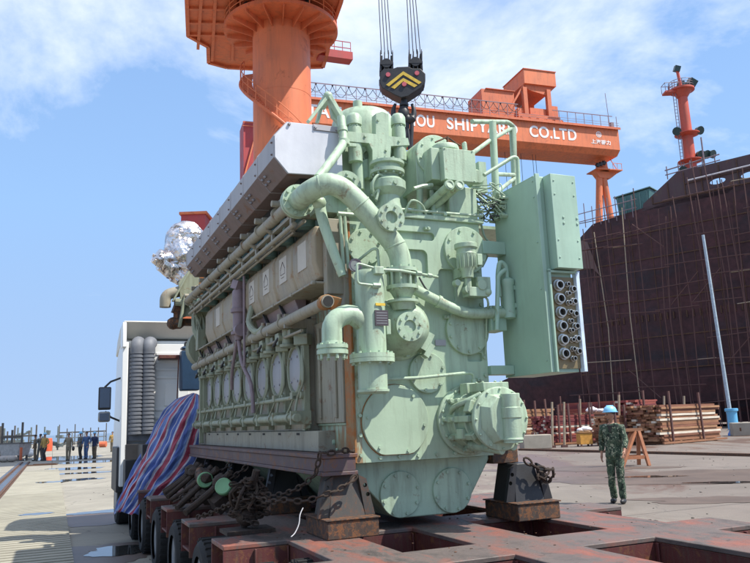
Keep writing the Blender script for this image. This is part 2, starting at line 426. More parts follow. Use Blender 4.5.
# ribbed slipway slab on the left, parallel to the trailer
def ribmat():
    t = NT('slab_concrete'); v = t.mapped(); b = t.noise(v, 1.2, 7, .6)
    return t.out(t.mix(1.0, (.29, .27, .205), t.ramp(b, [(.25, .8), (.7, 1.15)]), 'MULTIPLY'), .8)
g = MB()
v0 = 2.0; k = 0
while v0 < 34:
    w = .17 if v0 < 18 else .6; gap = .075 if v0 < 18 else .02
    p = [E(-3.42, v0, .004), E(-1.9, v0, .004), E(-1.9, v0 + w, .004), E(-3.42, v0 + w, .004)]
    q = [x + Vector((0, 0, .03)) for x in p]
    g.loft([p, q]); v0 += w + gap; k += 1
tag(g.build('slipway', ribmat(), smooth=0), kind='structure')
# recessed rails on the left
for u in (-3.55, -3.95):
    t_ = thing('dock_rail', 'dark steel rail nearer the ribbed slab on the left' if u > -3.7 else 'outer dark steel rail along the left edge of the quay', 'rail', E(u, 5), YAW)
    m = MB(); m.bb(-.035, .035, 0, 43, 0.004, .05); m.build('rail_head', M['rusty'], t_)
    m = MB(); m.bb(-.085, .085, 0, 43, -.001, .012); m.build('rail_foot', M['rusty'], t_)
g = MB(); g.loft([[E(-3.46, 5, z), E(-4.15, 5, z), E(-4.15, 48, z), E(-3.46, 48, z)] for z in (.001, .003)]); tag(g.build('rail_channel', plain('wet_channel', (.06, .055, .05), .25, 0, .3, 1), smooth=0), kind='structure')
# crane rail across the yard on the right
a = atz(520, 450.5, 0); b = atz(790, 457.5, 0); d = (b - a)
m = MB(); x = d.normalized(); nn = Vector((-x.y, x.x, 0))
m.loft([[a - nn * .1, b - nn * .1, b + nn * .1, a + nn * .1], [p + Vector((0, 0, .1)) for p in (a - nn * .1, b - nn * .1, b + nn * .1, a + nn * .1)]])
tag(m.build('crane_rail', M['rusty'], smooth=0), 'long rusty crane rail lying across the yard in front of the timber stacks', 'rail')
# puddles: thin ragged sheets of water
def puddlemat():
    t = NT('puddle_water'); t.bump(t.noise(t.mapped(), 3, 3), .05, .02)
    return t.out((.035, .035, .033), .04)
pm = puddlemat()
def puddle(cx, cy, rx, ry, seed, ang=0, z=.008, mat=None, nm='puddle'):
    m = MB(); n = 72; vs = []
    for i in range(n):
        a = 2 * math.pi * i / n
        q = 1 + .55 * mnoise.noise(Vector((math.cos(a) * 1.6, math.sin(a) * 1.6, seed * 3.7))) + .2 * mnoise.noise(Vector((math.cos(a) * 5, math.sin(a) * 5, seed * 1.7)))
        x = rx * q * math.cos(a); y = ry * q * math.sin(a)
        vs.append(m.bm.verts.new((cx + x * math.cos(ang) - y * math.sin(ang), cy + x * math.sin(ang) + y * math.cos(ang), z)))
    m._f(vs); return tag(m.build(nm, mat or pm, smooth=0), kind='structure')
wetm = plain('wet_concrete', (.105, .075, .058), .5, 0, .3, 1)
for (px, py, rx, ry, s, zz) in ((92, 513, .5, .22, 1, .008), (120, 509, .2, .12, 2, .008), (50, 482, .5, .45, 3, .0365), (62, 458, 2.6, 3.6, 4, .008), (66, 469, 1.6, 1.2, 5, .008), (72, 480, 1.0, .6, 6, .008), (90, 462, 2.4, 1.8, 7, .008), (80, 473, 1.3, .8, 8, .008), (36, 514, .3, .22, 9, .0365)):
    p = atz(px, py, zz); puddle(p.x, p.y, rx, ry, s, .4, zz)
for (px, py, rx, ry, s) in ((118, 517, 1.2, 1.3, 31), (110, 553, .8, .9, 32)):
    p = atz(px, py, 0); puddle(p.x, p.y, rx, ry, s, .41, .005, wetm, 'wet_patch')
for (px, py, rx, ry, s) in ((104, 512, .7, .28, 33), (118, 551, .45, .4, 34)):
    p = atz(px, py, 0); puddle(p.x, p.y, rx, ry, s, .41, .010)
for (px, py, rx, ry, s) in ((695, 477, 4.0, 2.0, 11), (575, 469, 3.2, 1.2, 12), (735, 500, 1.8, .7, 15)):
    p = atz(px, py, 0); puddle(p.x, p.y, rx, ry, s, -.25, .006, wetm, 'wet_patch')
for (px, py, rx, ry, s) in ((650, 477, .9, .3, 21), (720, 483, .7, .25, 22)):
    p = atz(px, py, 0); puddle(p.x, p.y, rx, ry, s, -.25, .011)
# ------------------------------------------------------------------ engine (local frame: x across, y back, z up from the trailer deck datum)
ZB = 0.86
Oxy = Vector((OX, OY, 0))
def PV(x, y, v):            # point of the plane y=v seen through pixel (x, y), in the engine frame
    d = ray(x, y); t = (v - (EYE - Oxy).dot(ev)) / d.dot(ev); p = EYE + d * t - Oxy
    return Vector((p.dot(eu), v, p.z))
def PU(x, y, u):
    d = ray(x, y); t = (u - (EYE - Oxy).dot(eu)) / d.dot(eu); p = EYE + d * t - Oxy
    return Vector((u, p.dot(ev), p.z))
eng = thing('marine_engine', 'huge pale green marine diesel engine lashed down on the red trailer', 'ship engine', (OX, OY, ZB), YAW)
OFF = (0, 0, -ZB)
def part(name, mb, mat, parent=None, **k):
    k.setdefault('bevel', .006)
    return mb.build(name, mat, parent or eng, off=OFF, **k)
G = M['green']; GS = M['green_side']
FD = (0, -1, 0)

# front housing with cast recesses
m = MB(); m.bb(0, 1.26, 0, .9, 1.34, 3.38)
house = part('front_housing', m, M['stained'], bevel=0)
cs = []
def cutter(mb):
    o = mb.build('c', G, None, smooth=0, off=OFF); o.matrix_world = eng.matrix_world; cs.append(o)
bpy.context.view_layer.update()
def rrect(x0, x1, z0, z1, r, n=5):
    out = []
    for cx_, cz_, a0 in ((x1 - r, z1 - r, 0), (x0 + r, z1 - r, 90), (x0 + r, z0 + r, 180), (x1 - r, z0 + r, 270)):
        for i in range(n + 1):
            a = R(a0 + 90 * i / n); out.append((cx_ + r * math.cos(a), cz_ + r * math.sin(a)))
    return out
for q in ((.40, .80, 3.195, 3.27, .035), (.36, .72, 2.86, 3.11, .05), (1.06, 1.21, 2.14, 2.215, .015), (.06, .2, 2.08, 2.2, .02), (.82, .98, 2.65, 2.95, .04)):
    m = MB(); m.prism(rrect(*q), -.05, .035); cutter(m)
bpy.context.view_layer.update()
cut(house, cs)
mb_ = house.modifiers.new('bevel', 'BEVEL'); mb_.width = .008; mb_.segments = 2; mb_.limit_method = 'ANGLE'; mb_.angle_limit = R(50)
# perimeter flange and bolts
m = MB()
for q in [(.035, 1.40 + i * .155) for i in range(13)] + [(1.225, 1.40 + i * .155) for i in range(13)] + [(.2 + i * .17, 1.375) for i in range(6)]:
    m = MB(); m.cyl((q[0], 0, q[1]), (q[0], -.018, q[1]), .016, n=6); part('housing_bolt', m, G, bevel=0)
m = MB(); m.bb(-.022, .0, -.012, .16, 1.34, 3.3); part('flange_edge', m, M['rust_edge'], label='rust-streaked orange flange edge at the front corner')
m = MB(); m.bb(-.03, 1.30, -.03, .93, 3.382, 3.425)
m.tube([(-.0, -.035, 3.45), (1.29, -.035, 3.45)], .012); m.box((.3, -.035, 3.437), (.03, .03, .03)); m.box((.9, -.035, 3.437), (.03, .03, .03))
part('top_plate', m, G)
# side of the front housing: ribs, plugs
m = MB()
m.bb(-.018, 0, .18, .88, 1.64, 1.66)
m.cyl((0, .5, 1.50), (-.03, .5, 1.50), .03, n=14); m.cyl((0, .42, 1.44), (-.02, .42, 1.44), .014, n=10)
part('side_rib', m, G)
m = MB(); m.bb(-.035, -.001, .17, .9, 1.66, 2.56); m.bb(-.055, -.035, .3, .34, 1.7, 2.5); m.bb(-.055, -.035, .7, .74, 1.7, 2.5); part('side_panel', m, M['plinth'])

def cover(cx, cz, r, nb, name='cover_plate', y0=0.0, th=.032, clipx=None, a0=.3, mat=None, bs=.014):
    m = MB(); m.lathe((cx, y0, cz), FD, [(0, r), (th - .004, r), (th, r - .004)], n=48)
    m.bolts((cx, y0 - th, cz), FD, r * .86, nb, bs, .014, a0)
    if clipx is not None:
        for v in m.bm.verts:
            if clipx[0] == 'x' and v.co.x > clipx[1]: v.co.x = clipx[1] + (v.co.x - clipx[1]) * .02
            if clipx[0] == 'z' and v.co.z < clipx[1]: v.co.z = clipx[1] + (v.co.z - clipx[1]) * .02
    return part(name, m, mat or G, bevel=0)
cover(.344, 1.655, .295, 6, clipx=('z', 1.395), a0=.9, mat=M['stained'])
cover(1.065, 2.405, .21, 10)
cover(.655, 2.045, .17, 6)
cover(.126, 3.10, .155, 8)
cover(1.095, 3.125, .215, 8)
# rust ring at the lower left cover
m = MB(); m.lathe((.344, 0, 1.655), FD, [(0, .302), (.006, .302)], n=48)
for v in m.bm.verts:
    if v.co.z < 1.388: v.co.z = 1.388
part('gasket_ring', m, M['rust_edge'], bevel=0)
# drive housing with flange window
m = MB()
m.lathe((.40, 0, 2.41), FD, [(0, .26), (.03, .26), (.05, .235), (.12, .225), (.22, .19), (.30, .13), (.31, .11)], n=44)
for i in range(8):
    a = i * math.pi / 4 + .2; m.box((.40 + .225 * math.cos(a), -.06, 2.41 + .225 * math.sin(a)), (.03, .06, .03), (0, -a, 0))
m.box((.60, -.08, 2.30), (.09, .12, .16), (0, .5, 0)); m.box((.62, -.11, 2.22), (.05, .07, .12), (0, .6, 0))
drive = part('drive_housing', m, G, bevel=0)
m = MB(); m.lathe((.355, -.31, 2.39), FD, [(0, .118), (.03, .118), (.031, .052), (.012, .05)], n=36, cap=False); m.bolts((.355, -.34, 2.39), FD, .092, 8, .012, .016, .2)
m.lathe((.355, -.31, 2.39), FD, [(0, .1), (.012, .052)], n=36)
part('flange', m, G, drive, bevel=0)
m = MB(); m.cyl((.335, -.322, 2.37), (.335, -.326, 2.37), .052, n=24); 
# filter canister column
m = MB()
m.lathe((.035, -.3, 2.14), (0, 0, 1), [(0, .115), (.5, .115), (.62, .118), (.66, .118), (.69, .10), (.70, .04)], n=36)
m.lathe((.035, -.3, 2.14), (0, 0, 1), [(-.002, .175), (.032, .175), (.033, .12)], n=36)
m.bolts((.035, -.3, 2.172), (0, 0, 1), .15, 12, .012, .016)
can = part('filter_column', m, G, bevel=0)
m = MB(); m.lathe((.035, -.3, 1.87), (0, 0, 1), [(0, .11), (.012, .125), (.03, .125), (.032, .112), (.235, .114), (.236, .175), (.266, .175)], n=36)
m.bolts((.035, -.3, 2.106), (0, 0, -1), .15, 12, .012, .016)
part('lower_canister', m, M['green'], can, bevel=0)
m = MB(); m.bb(.02, .13, -.425, -.415, 2.38, 2.50); part('nameplate', m, M['ink'], can, bevel=0)
m = MB()
for i in range(5): m.bb(.03, .12, -.4262, -.4252, 2.395 + i * .02, 2.401 + i * .02)
part('plate_lettering', m, M['grey'], can, bevel=0)
m = MB(); m.bb(.03, .11, -.424, -.414, 2.535, 2.555); part('warning_label', m, M['yellow'], can, bevel=0)
m = MB(); m.bb(.02, .10, -.45, -.40, 2.78, 2.84); part('pressure_switch', m, G, can)
m = MB(); m.bb(.14, .18, -.36, -.30, 2.32, 2.44); part('pressure_switch', m, G, can)
m = MB(); m.bend([(.1, -.42, 2.82), (.25, -.42, 2.82), (.55, -.3, 2.82), (.70, -.2, 2.83)], .03, .012); m.bend([(.06, -.43, 2.82), (-.12, -.43, 2.86), (-.12, -.43, 2.70), (.02, -.43, 2.69)], .03, .010)
m.cyl((.42, -.36, 2.82), (.47, -.34, 2.82), .022, n=6); m.cyl((.55, -.30, 2.82), (.60, -.28, 2.82), .02, n=6); m.cyl((.01, -.43, 2.69), (.07, -.43, 2.69), .02, n=6)
part('sensing_tube', m, G, can, bevel=0)
# elbow
m = MB(); pts = [(.0, -.3, 2.40)] + [(-.13 - .16 * math.cos(a), -.3, 2.36 + .12 * math.sin(a)) for a in [R(q) for q in (95, 80, 62, 45, 28, 10, 0)]] + [(-.29, -.3, 2.235)]
m.tube(pts, .078, 22); elbow = part('inlet_elbow', m, G, bevel=0)
m = MB(); m.lathe((-.29, -.3, 2.215), (0, 0, 1), [(0, .12), (.026, .12), (.03, .085), (.055, .08)], n=32); m.lathe((-.29, -.3, 2.165), (0, 0, 1), [(0, .10), (.005, .12), (.036, .12)], n=32)
m.lathe((-.29, -.3, 2.2), (0, 0, 1), [(0, .112), (.016, .112)], n=32)
m.bolts((-.29, -.3, 2.24), (0, 0, 1), .102, 10, .012, .014); m.bolts((-.29, -.3, 2.168), (0, 0, -1), .102, 10, .012, .035)
part('flange', m, G, elbow, bevel=0)

# big S pipe
m = MB()
P = [(-.40, .16, 3.50), (-.40, .02, 3.50), (-.385, -.12, 3.505), (-.33, -.215, 3.525), (-.25, -.25, 3.54), (-.13, -.25, 3.50), (0.0, -.25, 3.39), (.12, -.25, 3.26), (.22, -.25, 3.155), (.295, -.25, 3.065), (.335, -.25, 2.97), (.345, -.25, 2.86)]
m.tube(P, .088, 24, smooth=4); sp = part('cooling_pipe', m, G, bevel=0, label='thick S-shaped green pipe curving down the engine front')
m = MB(); m.lathe((.21, -.25, 3.262), FD, [(0, .06), (.10, .062), (.11, .115), (.145, .115), (.146, .052), (.11, .05)], n=36, cap=False); m.bolts((.21, -.395, 3.262), FD, .092, 8, .012, .016, .4); m.cyl((.21, -.36, 3.262), (.21, -.365, 3.262), .052, n=24)
part('flange', m, G, sp, bevel=0)
m = MB(); m.lathe((-.40, .15, 3.50), FD, [(0, .14), (.035, .14), (.036, .09)], n=36); m.lathe((-.40, .195, 3.50), FD, [(0, .14), (.035, .14)], n=36); m.bolts((-.4, .115, 3.5), FD, .118, 10, .014, .018)
part('flange', m, G, sp, bevel=0)
m = MB(); m.lathe((.345, -.25, 2.84), (0, 0, 1), [(0, .135), (.03, .135), (.031, .09)], n=32); m.lathe((.345, -.25, 2.70), (0, 0, 1), [(0, .13), (.03, .13)], n=32)
m.lathe((.345, -.25, 2.73), (0, 0, 1), [(0, .09), (.11, .09)], n=24)
for i in range(9):
    a = i * 2 * math.pi / 9; m.cyl((.345 + .112 * math.cos(a), -.25 + .112 * math.sin(a), 2.69), (.345 + .112 * math.cos(a), -.25 + .112 * math.sin(a), 2.89), .012, n=8)
m.lathe((.345, -.25, 2.60), (0, 0, 1), [(0, .085), (.015, .085), (.03, .07), (.10, .11)], n=28)
m.lathe((.345, -.25, 2.53), (0, 0, 1), [(0, .08), (.055, .10), (.06, .13), (.08, .13)], n=28)
part('pipe_coupling', m, G, sp, bevel=0)
m = MB()
for i in (3, 6, 9):
    a, b = Vector(P[i]), Vector(P[i + 1]); m.lathe(a, b - a, [(-.008, .089), (-.004, .093), (.004, .093), (.008, .089)], n=24)
part('weld_bead', m, G, sp, bevel=0)
# second pipe running right to the cabinet
m = MB(); m.tube([(.38, -.16, 2.78), (.55, -.12, 2.72), (.75, -.1, 2.64), (.95, -.1, 2.565), (1.12, -.1, 2.545), (1.5, -.1, 2.56)], .045, 16, smooth=4)
m.lathe((.75, -.1, 2.64), (.9, 0, -.35), [(-.015, .055), (.015, .055)], n=20); m.lathe((1.3, -.1, 2.55), (1, 0, 0), [(-.02, .07), (.02, .07)], n=20)
part('transfer_pipe', m, G, bevel=0)
# thin oil pipe in front of the lower cover
m = MB(); m.bend([(.17, -.06, 1.99), (.55, -.09, 2.0), (.98, -.1, 2.035), (1.05, -.1, 2.03), (1.05, -.1, 1.9)], .05, .014, 10); m.cyl((1.05, -.1, 1.94), (1.05, -.1, 1.98), .024, n=6); m.cyl((1.05, -.1, 1.9), (1.05, -.1, 1.925), .03, n=12)
part('oil_pipe', m, G, bevel=0)
# strut pipe left of the front corner, gauge and small pipes there
m = MB(); m.tube([(-.27, -.03, 3.42), (-.24, -.05, 3.25), (-.17, -.1, 2.98), (-.12, -.12, 2.82)], .043, 14, smooth=3, rr=lambda t: 1.15 - .35 * t); m.ball((-.28, -.05, 3.44), .06)
m.tube([(-.10, -.05, 3.36), (-.08, -.05, 2.85)], .014); m.tube([(-.06, -.05, 3.36), (-.04, -.05, 2.9)], .014); m.tube([(-.12, -.05, 3.36), (.1, -.05, 3.36)], .02)
m.bend([(.02, -.05, 2.95), (.12, -.2, 3.04), (.16, -.2, 3.04), (.17, -.2, 2.86)], .03, .012)
part('strut_pipe', m, G, bevel=0)
m = MB(); m.lathe((PV(354, 266, -.14)), FD, [(0, .05), (.03, .055), (.04, .055), (.042, .045), (.036, .044)], n=28); gauge = part('pressure_gauge', m, M['purple'], bevel=0)
gq = PV(354, 266, -.178)
m = MB(); m.lathe(gq, FD, [(0, .044), (.002, .044)], n=28); part('gauge_dial', m, M['paper'], gauge, bevel=0)
m = MB(); m.beam(gq + Vector((0, -.004, 0)), gq + Vector((.025, -.004, .015)), .005, .002); part('gauge_needle', m, M['ink'], gauge, bevel=0)

# pump on the upper right cover
m = MB(); c = (1.0, -.17, 0)
m.lathe((1.01, -.17, 2.84), (0, 0, 1), [(0, .05), (.06, .055), (.10, .075), (.17, .08), (.21, .09), (.215, .085), (.25, .085), (.26, .10), (.30, .10), (.305, .07)], n=28)
for i in range(16):
    a = i * math.pi / 8; m.box((1.01 + .083 * math.cos(a), -.17 + .083 * math.sin(a), 2.98), (.012, .008, .12), (0, 0, a))
m.bb(1.09, 1.14, -.22, -.12, 2.95, 3.05); m.bb(.97, 1.05, -.13, 0, 2.86, 2.95)
m.box((1.16, -.1, 2.80), (.13, .18, .11)); m.box((1.10, -.14, 2.72), (.20, .12, .08)); m.cyl((1.13, -.17, 2.78), (1.13, -.21, 2.78), .045, n=16); m.cyl((1.0, -.12, 2.74), (1.0, -.19, 2.74), .035, n=12); m.cyl((.92, -.1, 2.8), (.92, -.16, 2.8), .03, n=12); m.ball((1.19, -.19, 2.72), .035)
m.tube([(1.01, -.17, 2.86), (1.01, -.17, 2.72)], .03)
part('feed_pump', m, G, bevel=.004)

# big lower-right pump
pc = Vector((1.02, 0, 1.645))
m = MB()
m.lathe(pc, FD, [(0, .295), (.035, .295), (.04, .27), (.05, .27)], n=48); m.bolts(pc + Vector((0, -.04, 0)), FD, .265, 16, .014, .02, .1)
m.lathe(pc, FD, [(.03, .235), (.15, .215), (.16, .235), (.185, .235), (.19, .20), (.32, .195), (.325, .225), (.35, .225), (.355, .19), (.47, .195), (.48, .235)], n=36)
for a in (20, 62, 100, 140, 178, 215, 255, 300, 335):
    q = R(a); x, z = math.cos(q), math.sin(q)
    m.box(pc + Vector((x * .215, -.25, z * .215)), (.06, .36, .05), (0, -q, 0))
    m.cyl(pc + Vector((x * .25, -.04, z * .25)), pc + Vector((x * .25, -.10, z * .25)), .02, n=8)
    m.cyl(pc + Vector((x * .243, -.16, z * .243)), pc + Vector((x * .243, -.21, z * .243)), .022, n=8)
m.box(pc + Vector((-.02, -.13, .25)), (.15, .12, .10)); m.box(pc + Vector((.03, -.33, .255)), (.24, .22, .07)); m.bolts(pc + Vector((.03, -.33, .29)), (0, 0, 1), .1, 6, .012, .012)
m.tube([pc + Vector((-.1, -.2, -.2)), pc + Vector((.0, -.52, -.24))], .04, 12); m.tube([pc + Vector((.1, -.12, -.21)), pc + Vector((.12, -.5, -.22))], .035, 12)
m.bend([pc + Vector((-.19, -.08, .05)), pc + Vector((-.25, -.2, .1)), pc + Vector((-.22, -.36, .14)), pc + Vector((-.1, -.42, .2))], .06, .022)
m.box(pc + Vector((-.2, -.26, -.11)), (.06, .1, .08)); m.box(pc + Vector((-.2, -.40, .1)), (.06, .08, .1), (0, .4, 0))
pump = part('water_pump', m, G, bevel=.005, label='large lobed pump bolted to the lower right of the engine front')
m = MB(); ec = pc + Vector((0, -.6, 0))
m.lathe(ec + Vector((0, .12, 0)), FD, [(0, .235), (.02, .25), (.05, .25), (.055, .235)], n=40); m.bolts(ec + Vector((0, .065, 0)), FD, .232, 12, .011, .014)
oct_ = [(ec.x - .19, ec.z + .10), (ec.x - .10, ec.z + .19), (ec.x + .10, ec.z + .19), (ec.x + .17, ec.z + .08), (ec.x + .17, ec.z - .10), (ec.x + .10, ec.z - .19), (ec.x - .09, ec.z - .19), (ec.x - .19, ec.z - .07)]
oc2 = [(ec.x + (a - ec.x) * .72, ec.z + (b - ec.z) * .86) for a, b in oct_]
m.loft([[Vector((a, ec.y + .066, b)) for a, b in oct_], [Vector((a, ec.y - .01, b)) for a, b in oc2]])
m.cyl(ec + Vector((.035, -.02, -.19)), ec + Vector((.035, -.02, .19)), .075, n=28); m.cyl(ec + Vector((.035, -.02, .0)), ec + Vector((.035, -.02, .085)), .082, n=28); m.cyl(ec + Vector((.035, -.02, -.17)), ec + Vector((.035, -.02, -.15)), .082, n=28)
part('pump_end_cover', m, G, pump, bevel=.006)
m = MB(); m.box(pc + Vector((-.2, -.42, 0.0)), (.005, .07, .04)); part('nameplate', m, M['purple'], pump, bevel=0)

# sump
m = MB(); tr = [(-.02, 1.337), (1.30, 1.337), (1.30, 1.30), (1.03, .90), (.95, .875), (.42, .875), (.36, .895), (-.02, 1.29)]
m.prism(tr, .15, 6.0); part('oil_sump', m, G, bevel=.01)
for cx_ in (.43, .915):
    cover(cx_, 1.065, .185, 8, y0=.15, th=.022, name='sump_cover')
# crankcase body and long side
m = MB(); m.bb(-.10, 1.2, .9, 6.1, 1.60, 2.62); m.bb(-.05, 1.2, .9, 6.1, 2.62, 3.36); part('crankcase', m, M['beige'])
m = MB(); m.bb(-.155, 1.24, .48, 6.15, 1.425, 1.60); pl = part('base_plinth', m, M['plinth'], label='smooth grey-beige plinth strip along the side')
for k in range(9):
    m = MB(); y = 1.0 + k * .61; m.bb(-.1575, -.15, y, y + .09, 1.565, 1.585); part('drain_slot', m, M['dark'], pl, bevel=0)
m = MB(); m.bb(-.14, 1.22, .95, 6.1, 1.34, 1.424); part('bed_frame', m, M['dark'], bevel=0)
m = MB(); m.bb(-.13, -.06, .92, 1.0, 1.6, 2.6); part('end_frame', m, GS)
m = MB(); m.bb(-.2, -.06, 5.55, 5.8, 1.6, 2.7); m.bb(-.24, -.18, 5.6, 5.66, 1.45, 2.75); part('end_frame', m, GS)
pitch = .61
M['door'] = paint('door_grey', (.33, .33, .35), .5, .2, .05, 2)
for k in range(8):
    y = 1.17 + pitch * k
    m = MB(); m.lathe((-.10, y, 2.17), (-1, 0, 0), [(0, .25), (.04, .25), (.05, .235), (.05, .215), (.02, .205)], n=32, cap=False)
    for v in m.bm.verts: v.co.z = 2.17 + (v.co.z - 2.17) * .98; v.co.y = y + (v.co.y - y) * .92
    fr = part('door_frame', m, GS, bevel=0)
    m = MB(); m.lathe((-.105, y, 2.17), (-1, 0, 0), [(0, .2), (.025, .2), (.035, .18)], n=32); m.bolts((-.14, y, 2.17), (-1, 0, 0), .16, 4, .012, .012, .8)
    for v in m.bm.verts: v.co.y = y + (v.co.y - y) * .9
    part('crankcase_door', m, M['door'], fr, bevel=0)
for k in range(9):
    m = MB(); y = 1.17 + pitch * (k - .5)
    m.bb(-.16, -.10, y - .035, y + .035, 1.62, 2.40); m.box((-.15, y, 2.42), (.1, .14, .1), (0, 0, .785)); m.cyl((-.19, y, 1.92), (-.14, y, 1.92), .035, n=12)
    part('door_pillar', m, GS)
# lower rails with clamps
m = MB(); m.tube([(-.25, .75, 1.72), (-.25, 6.0, 1.72)], .036, 14); m.tube([(-.21, .95, 1.90), (-.21, 5.9, 1.90)], .02, 10)
for k in range(9):
    y = 1.17 + pitch * (k - .5); m.bb(-.29, -.1, y - .05, y - .02, 1.66, 1.78); m.lathe((-.25, y + .1, 1.72), (0, 1, 0), [(-.02, .048), (.02, .048)], n=16)
    m.tube([(-.24, y, 1.74), (-.2, y + .03, 1.9), (-.17, y - .05, 2.05), (-.16, y, 2.35)], .012, 8, smooth=3)
    m.box((-.2, y + .12, 1.92), (.07, .07, .06)); m.tube([(-.21, y + .12, 1.9), (-.23, y + .2, 1.8), (-.25, y + .28, 1.72)], .01, 6)
part('drain_rail', m, GS, bevel=0)
# injection pumps row and fuel rail
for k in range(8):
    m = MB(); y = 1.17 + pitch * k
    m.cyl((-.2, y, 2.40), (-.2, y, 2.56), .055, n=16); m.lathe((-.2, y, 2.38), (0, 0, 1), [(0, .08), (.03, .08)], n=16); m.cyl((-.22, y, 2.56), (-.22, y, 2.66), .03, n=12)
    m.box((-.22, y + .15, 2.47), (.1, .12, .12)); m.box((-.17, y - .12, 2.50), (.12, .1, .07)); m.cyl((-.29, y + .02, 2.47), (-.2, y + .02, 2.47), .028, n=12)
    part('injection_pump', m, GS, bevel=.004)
m = MB()
rnd = random.Random(3)
for k in range(8):
    m = MB(); y = 1.17 + pitch * k
    m.tube([(-.22, y, 2.66), (-.26, y + .05, 2.78), (-.23, y + .12, 2.8), (-.18, y + .1, 2.68)], .011, 8, smooth=4)
    part('hose', m, M['black'], bevel=0); m = MB(); m.tube([(-.29, y + .02, 2.47), (-.32, y + .08, 2.4), (-.26, y + .2, 2.44), (-.24, y + .25, 2.52)], .012, 8, smooth=4); part('hose', m, M['black'], bevel=0)
m = MB(); m.tube([(-.27, -.18, 2.60), (-.27, 5.9, 2.585)], .05, 18)
for k in range(8):
    y = .9 + pitch * k; m.bb(-.31, -.1, y, y + .03, 2.53, 2.66); m.cyl((-.27, y + .3, 2.6), (-.27, y + .3, 2.70), .022, n=10); m.lathe((-.27, y + .2, 2.6), (0, 1, 0), [(-.012, .06), (.012, .06)], n=18)
m.tube([(-.24, .6, 2.47), (-.24, 5.9, 2.47)], .014, 8)
rail_ = part('fuel_rail', m, M['beige'], bevel=0)
m = MB(); m.cyl((-.27, -.182, 2.60), (-.27, -.186, 2.60), .042, n=18); part('pipe_mouth', m, M['dark'], rail_, bevel=0)
m = MB(); m.lathe((-.27, -.10, 2.60), (0, 1, 0), [(-.05, .06), (.0, .062), (.05, .052)], n=18); m.box((-.2, -.10, 2.60), (.1, .1, .11), (.3, .2, 0)); part('rusty_clamp', m, M['rust_edge'], rail_, bevel=.004)
m = MB(); m.prism([(-.10, 2.62), (-.155, 2.64), (-.21, 2.80), (-.10, 2.80)], .9, 5.7); part('sloping_panel', m, M['purple'], bevel=.004)
# tan upper doors with paper sheets pinned on
for k in range(8):
    y0 = .10 + pitch * k if k else .12
    if k == 4: continue
    m = MB()
    prof = [(-.05, 3.30), (-.25, 3.30), (-.285, 3.22), (-.285, 2.98), (-.24, 2.84), (-.05, 2.82)]
    inner = lambda y, q: [Vector((a, y, b)) for a, b in [(-.05 + (a + .05) * q, 3.06 + (b - 3.06) * (.9 if q < 1 else 1)) for a, b in prof]]
    m.loft([inner(y0 + .008, .9), inner(y0 + .04, 1), inner(y0 + .565, 1), inner(y0 + .602, .9)])
    d_ = part('upper_door', m, M['tan'], bevel=.008)
    if k in (0, 1, 2, 3, 6):
        m = MB(); m.box((-.2865, y0 + .30, 3.09), (.003, .24, .24), (0, 0, 0)); sh = part('paper_sheet', m, M['paper'], d_, bevel=0)
    if k in (1, 2, 3):
        m = MB(); yy = y0 + .30; x_ = -.2885
        pts = [(x_, yy - .07, 3.05), (x_, yy - .07, 3.10), (x_, yy, 3.17), (x_, yy + .07, 3.10), (x_, yy + .07, 3.05), (x_, yy - .07, 3.05)]
        for a, b in zip(pts[:-1], pts[1:]): m.beam(a, b, .008, .001)
        m.beam((x_, yy - .05, 3.02), (x_, yy + .05, 3.02), .008, .001)
        part('paper_mark', m, M['ink'], d_, bevel=0)
m = MB(); m.bb(-.30, -.05, .10, 5.4, 2.795, 2.815)
for k in range(9): m.cyl((-.31, .10 + pitch * k, 2.80), (-.28, .10 + pitch * k, 2.80), .02, n=8)
part('door_ledge', m, M['beige'])
m = MB(); m.bb(-.06, .0, .0, .16, 2.5, 3.35); m.bb(-.20, -.02, .03, .12, 2.7, 3.34); part('front_gusset', m, M['beige'])
# purple vertical valve between the doors
m = MB(); m.lathe((-.34, 2.62, 2.62), (0, 0, 1), [(0, .04), (.05, .05), (.06, .085), (.09, .085), (.10, .065), (.3, .065), (.31, .09), (.35, .09), (.36, .07), (.55, .07), (.58, .05)], n=20); m.box((-.34, 2.62, 3.24), (.12, .12, .1), (.3, .2, .4)); m.lathe((-.34, 2.5, 2.72), (0, 1, 0), [(0, .07), (.08, .07)], n=16)
m.tube([(-.34, 2.62, 2.62), (-.33, 2.5, 2.35), (-.28, 2.3, 2.1), (-.27, 2.25, 1.8)], .022, 10, smooth=3); m.tube([(-.34, 2.7, 2.62), (-.33, 3.0, 2.3), (-.3, 3.15, 2.1)], .02, 8, smooth=3); m.tube([(-.34, 2.35, 3.3), (-.34, 2.35, 2.3)], .014, 8)
part('relief_valve', m, M['purple'], bevel=0)
m = MB(); m.bb(-.24, -.05, 2.36, 2.45, 2.5, 3.3); m.tube([(-.26, 2.3, 2.95), (-.32, 2.2, 2.75), (-.3, 1.95, 2.62), (-.26, 1.8, 2.66)], .035, 10, smooth=4); part('green_bracket', m, GS)
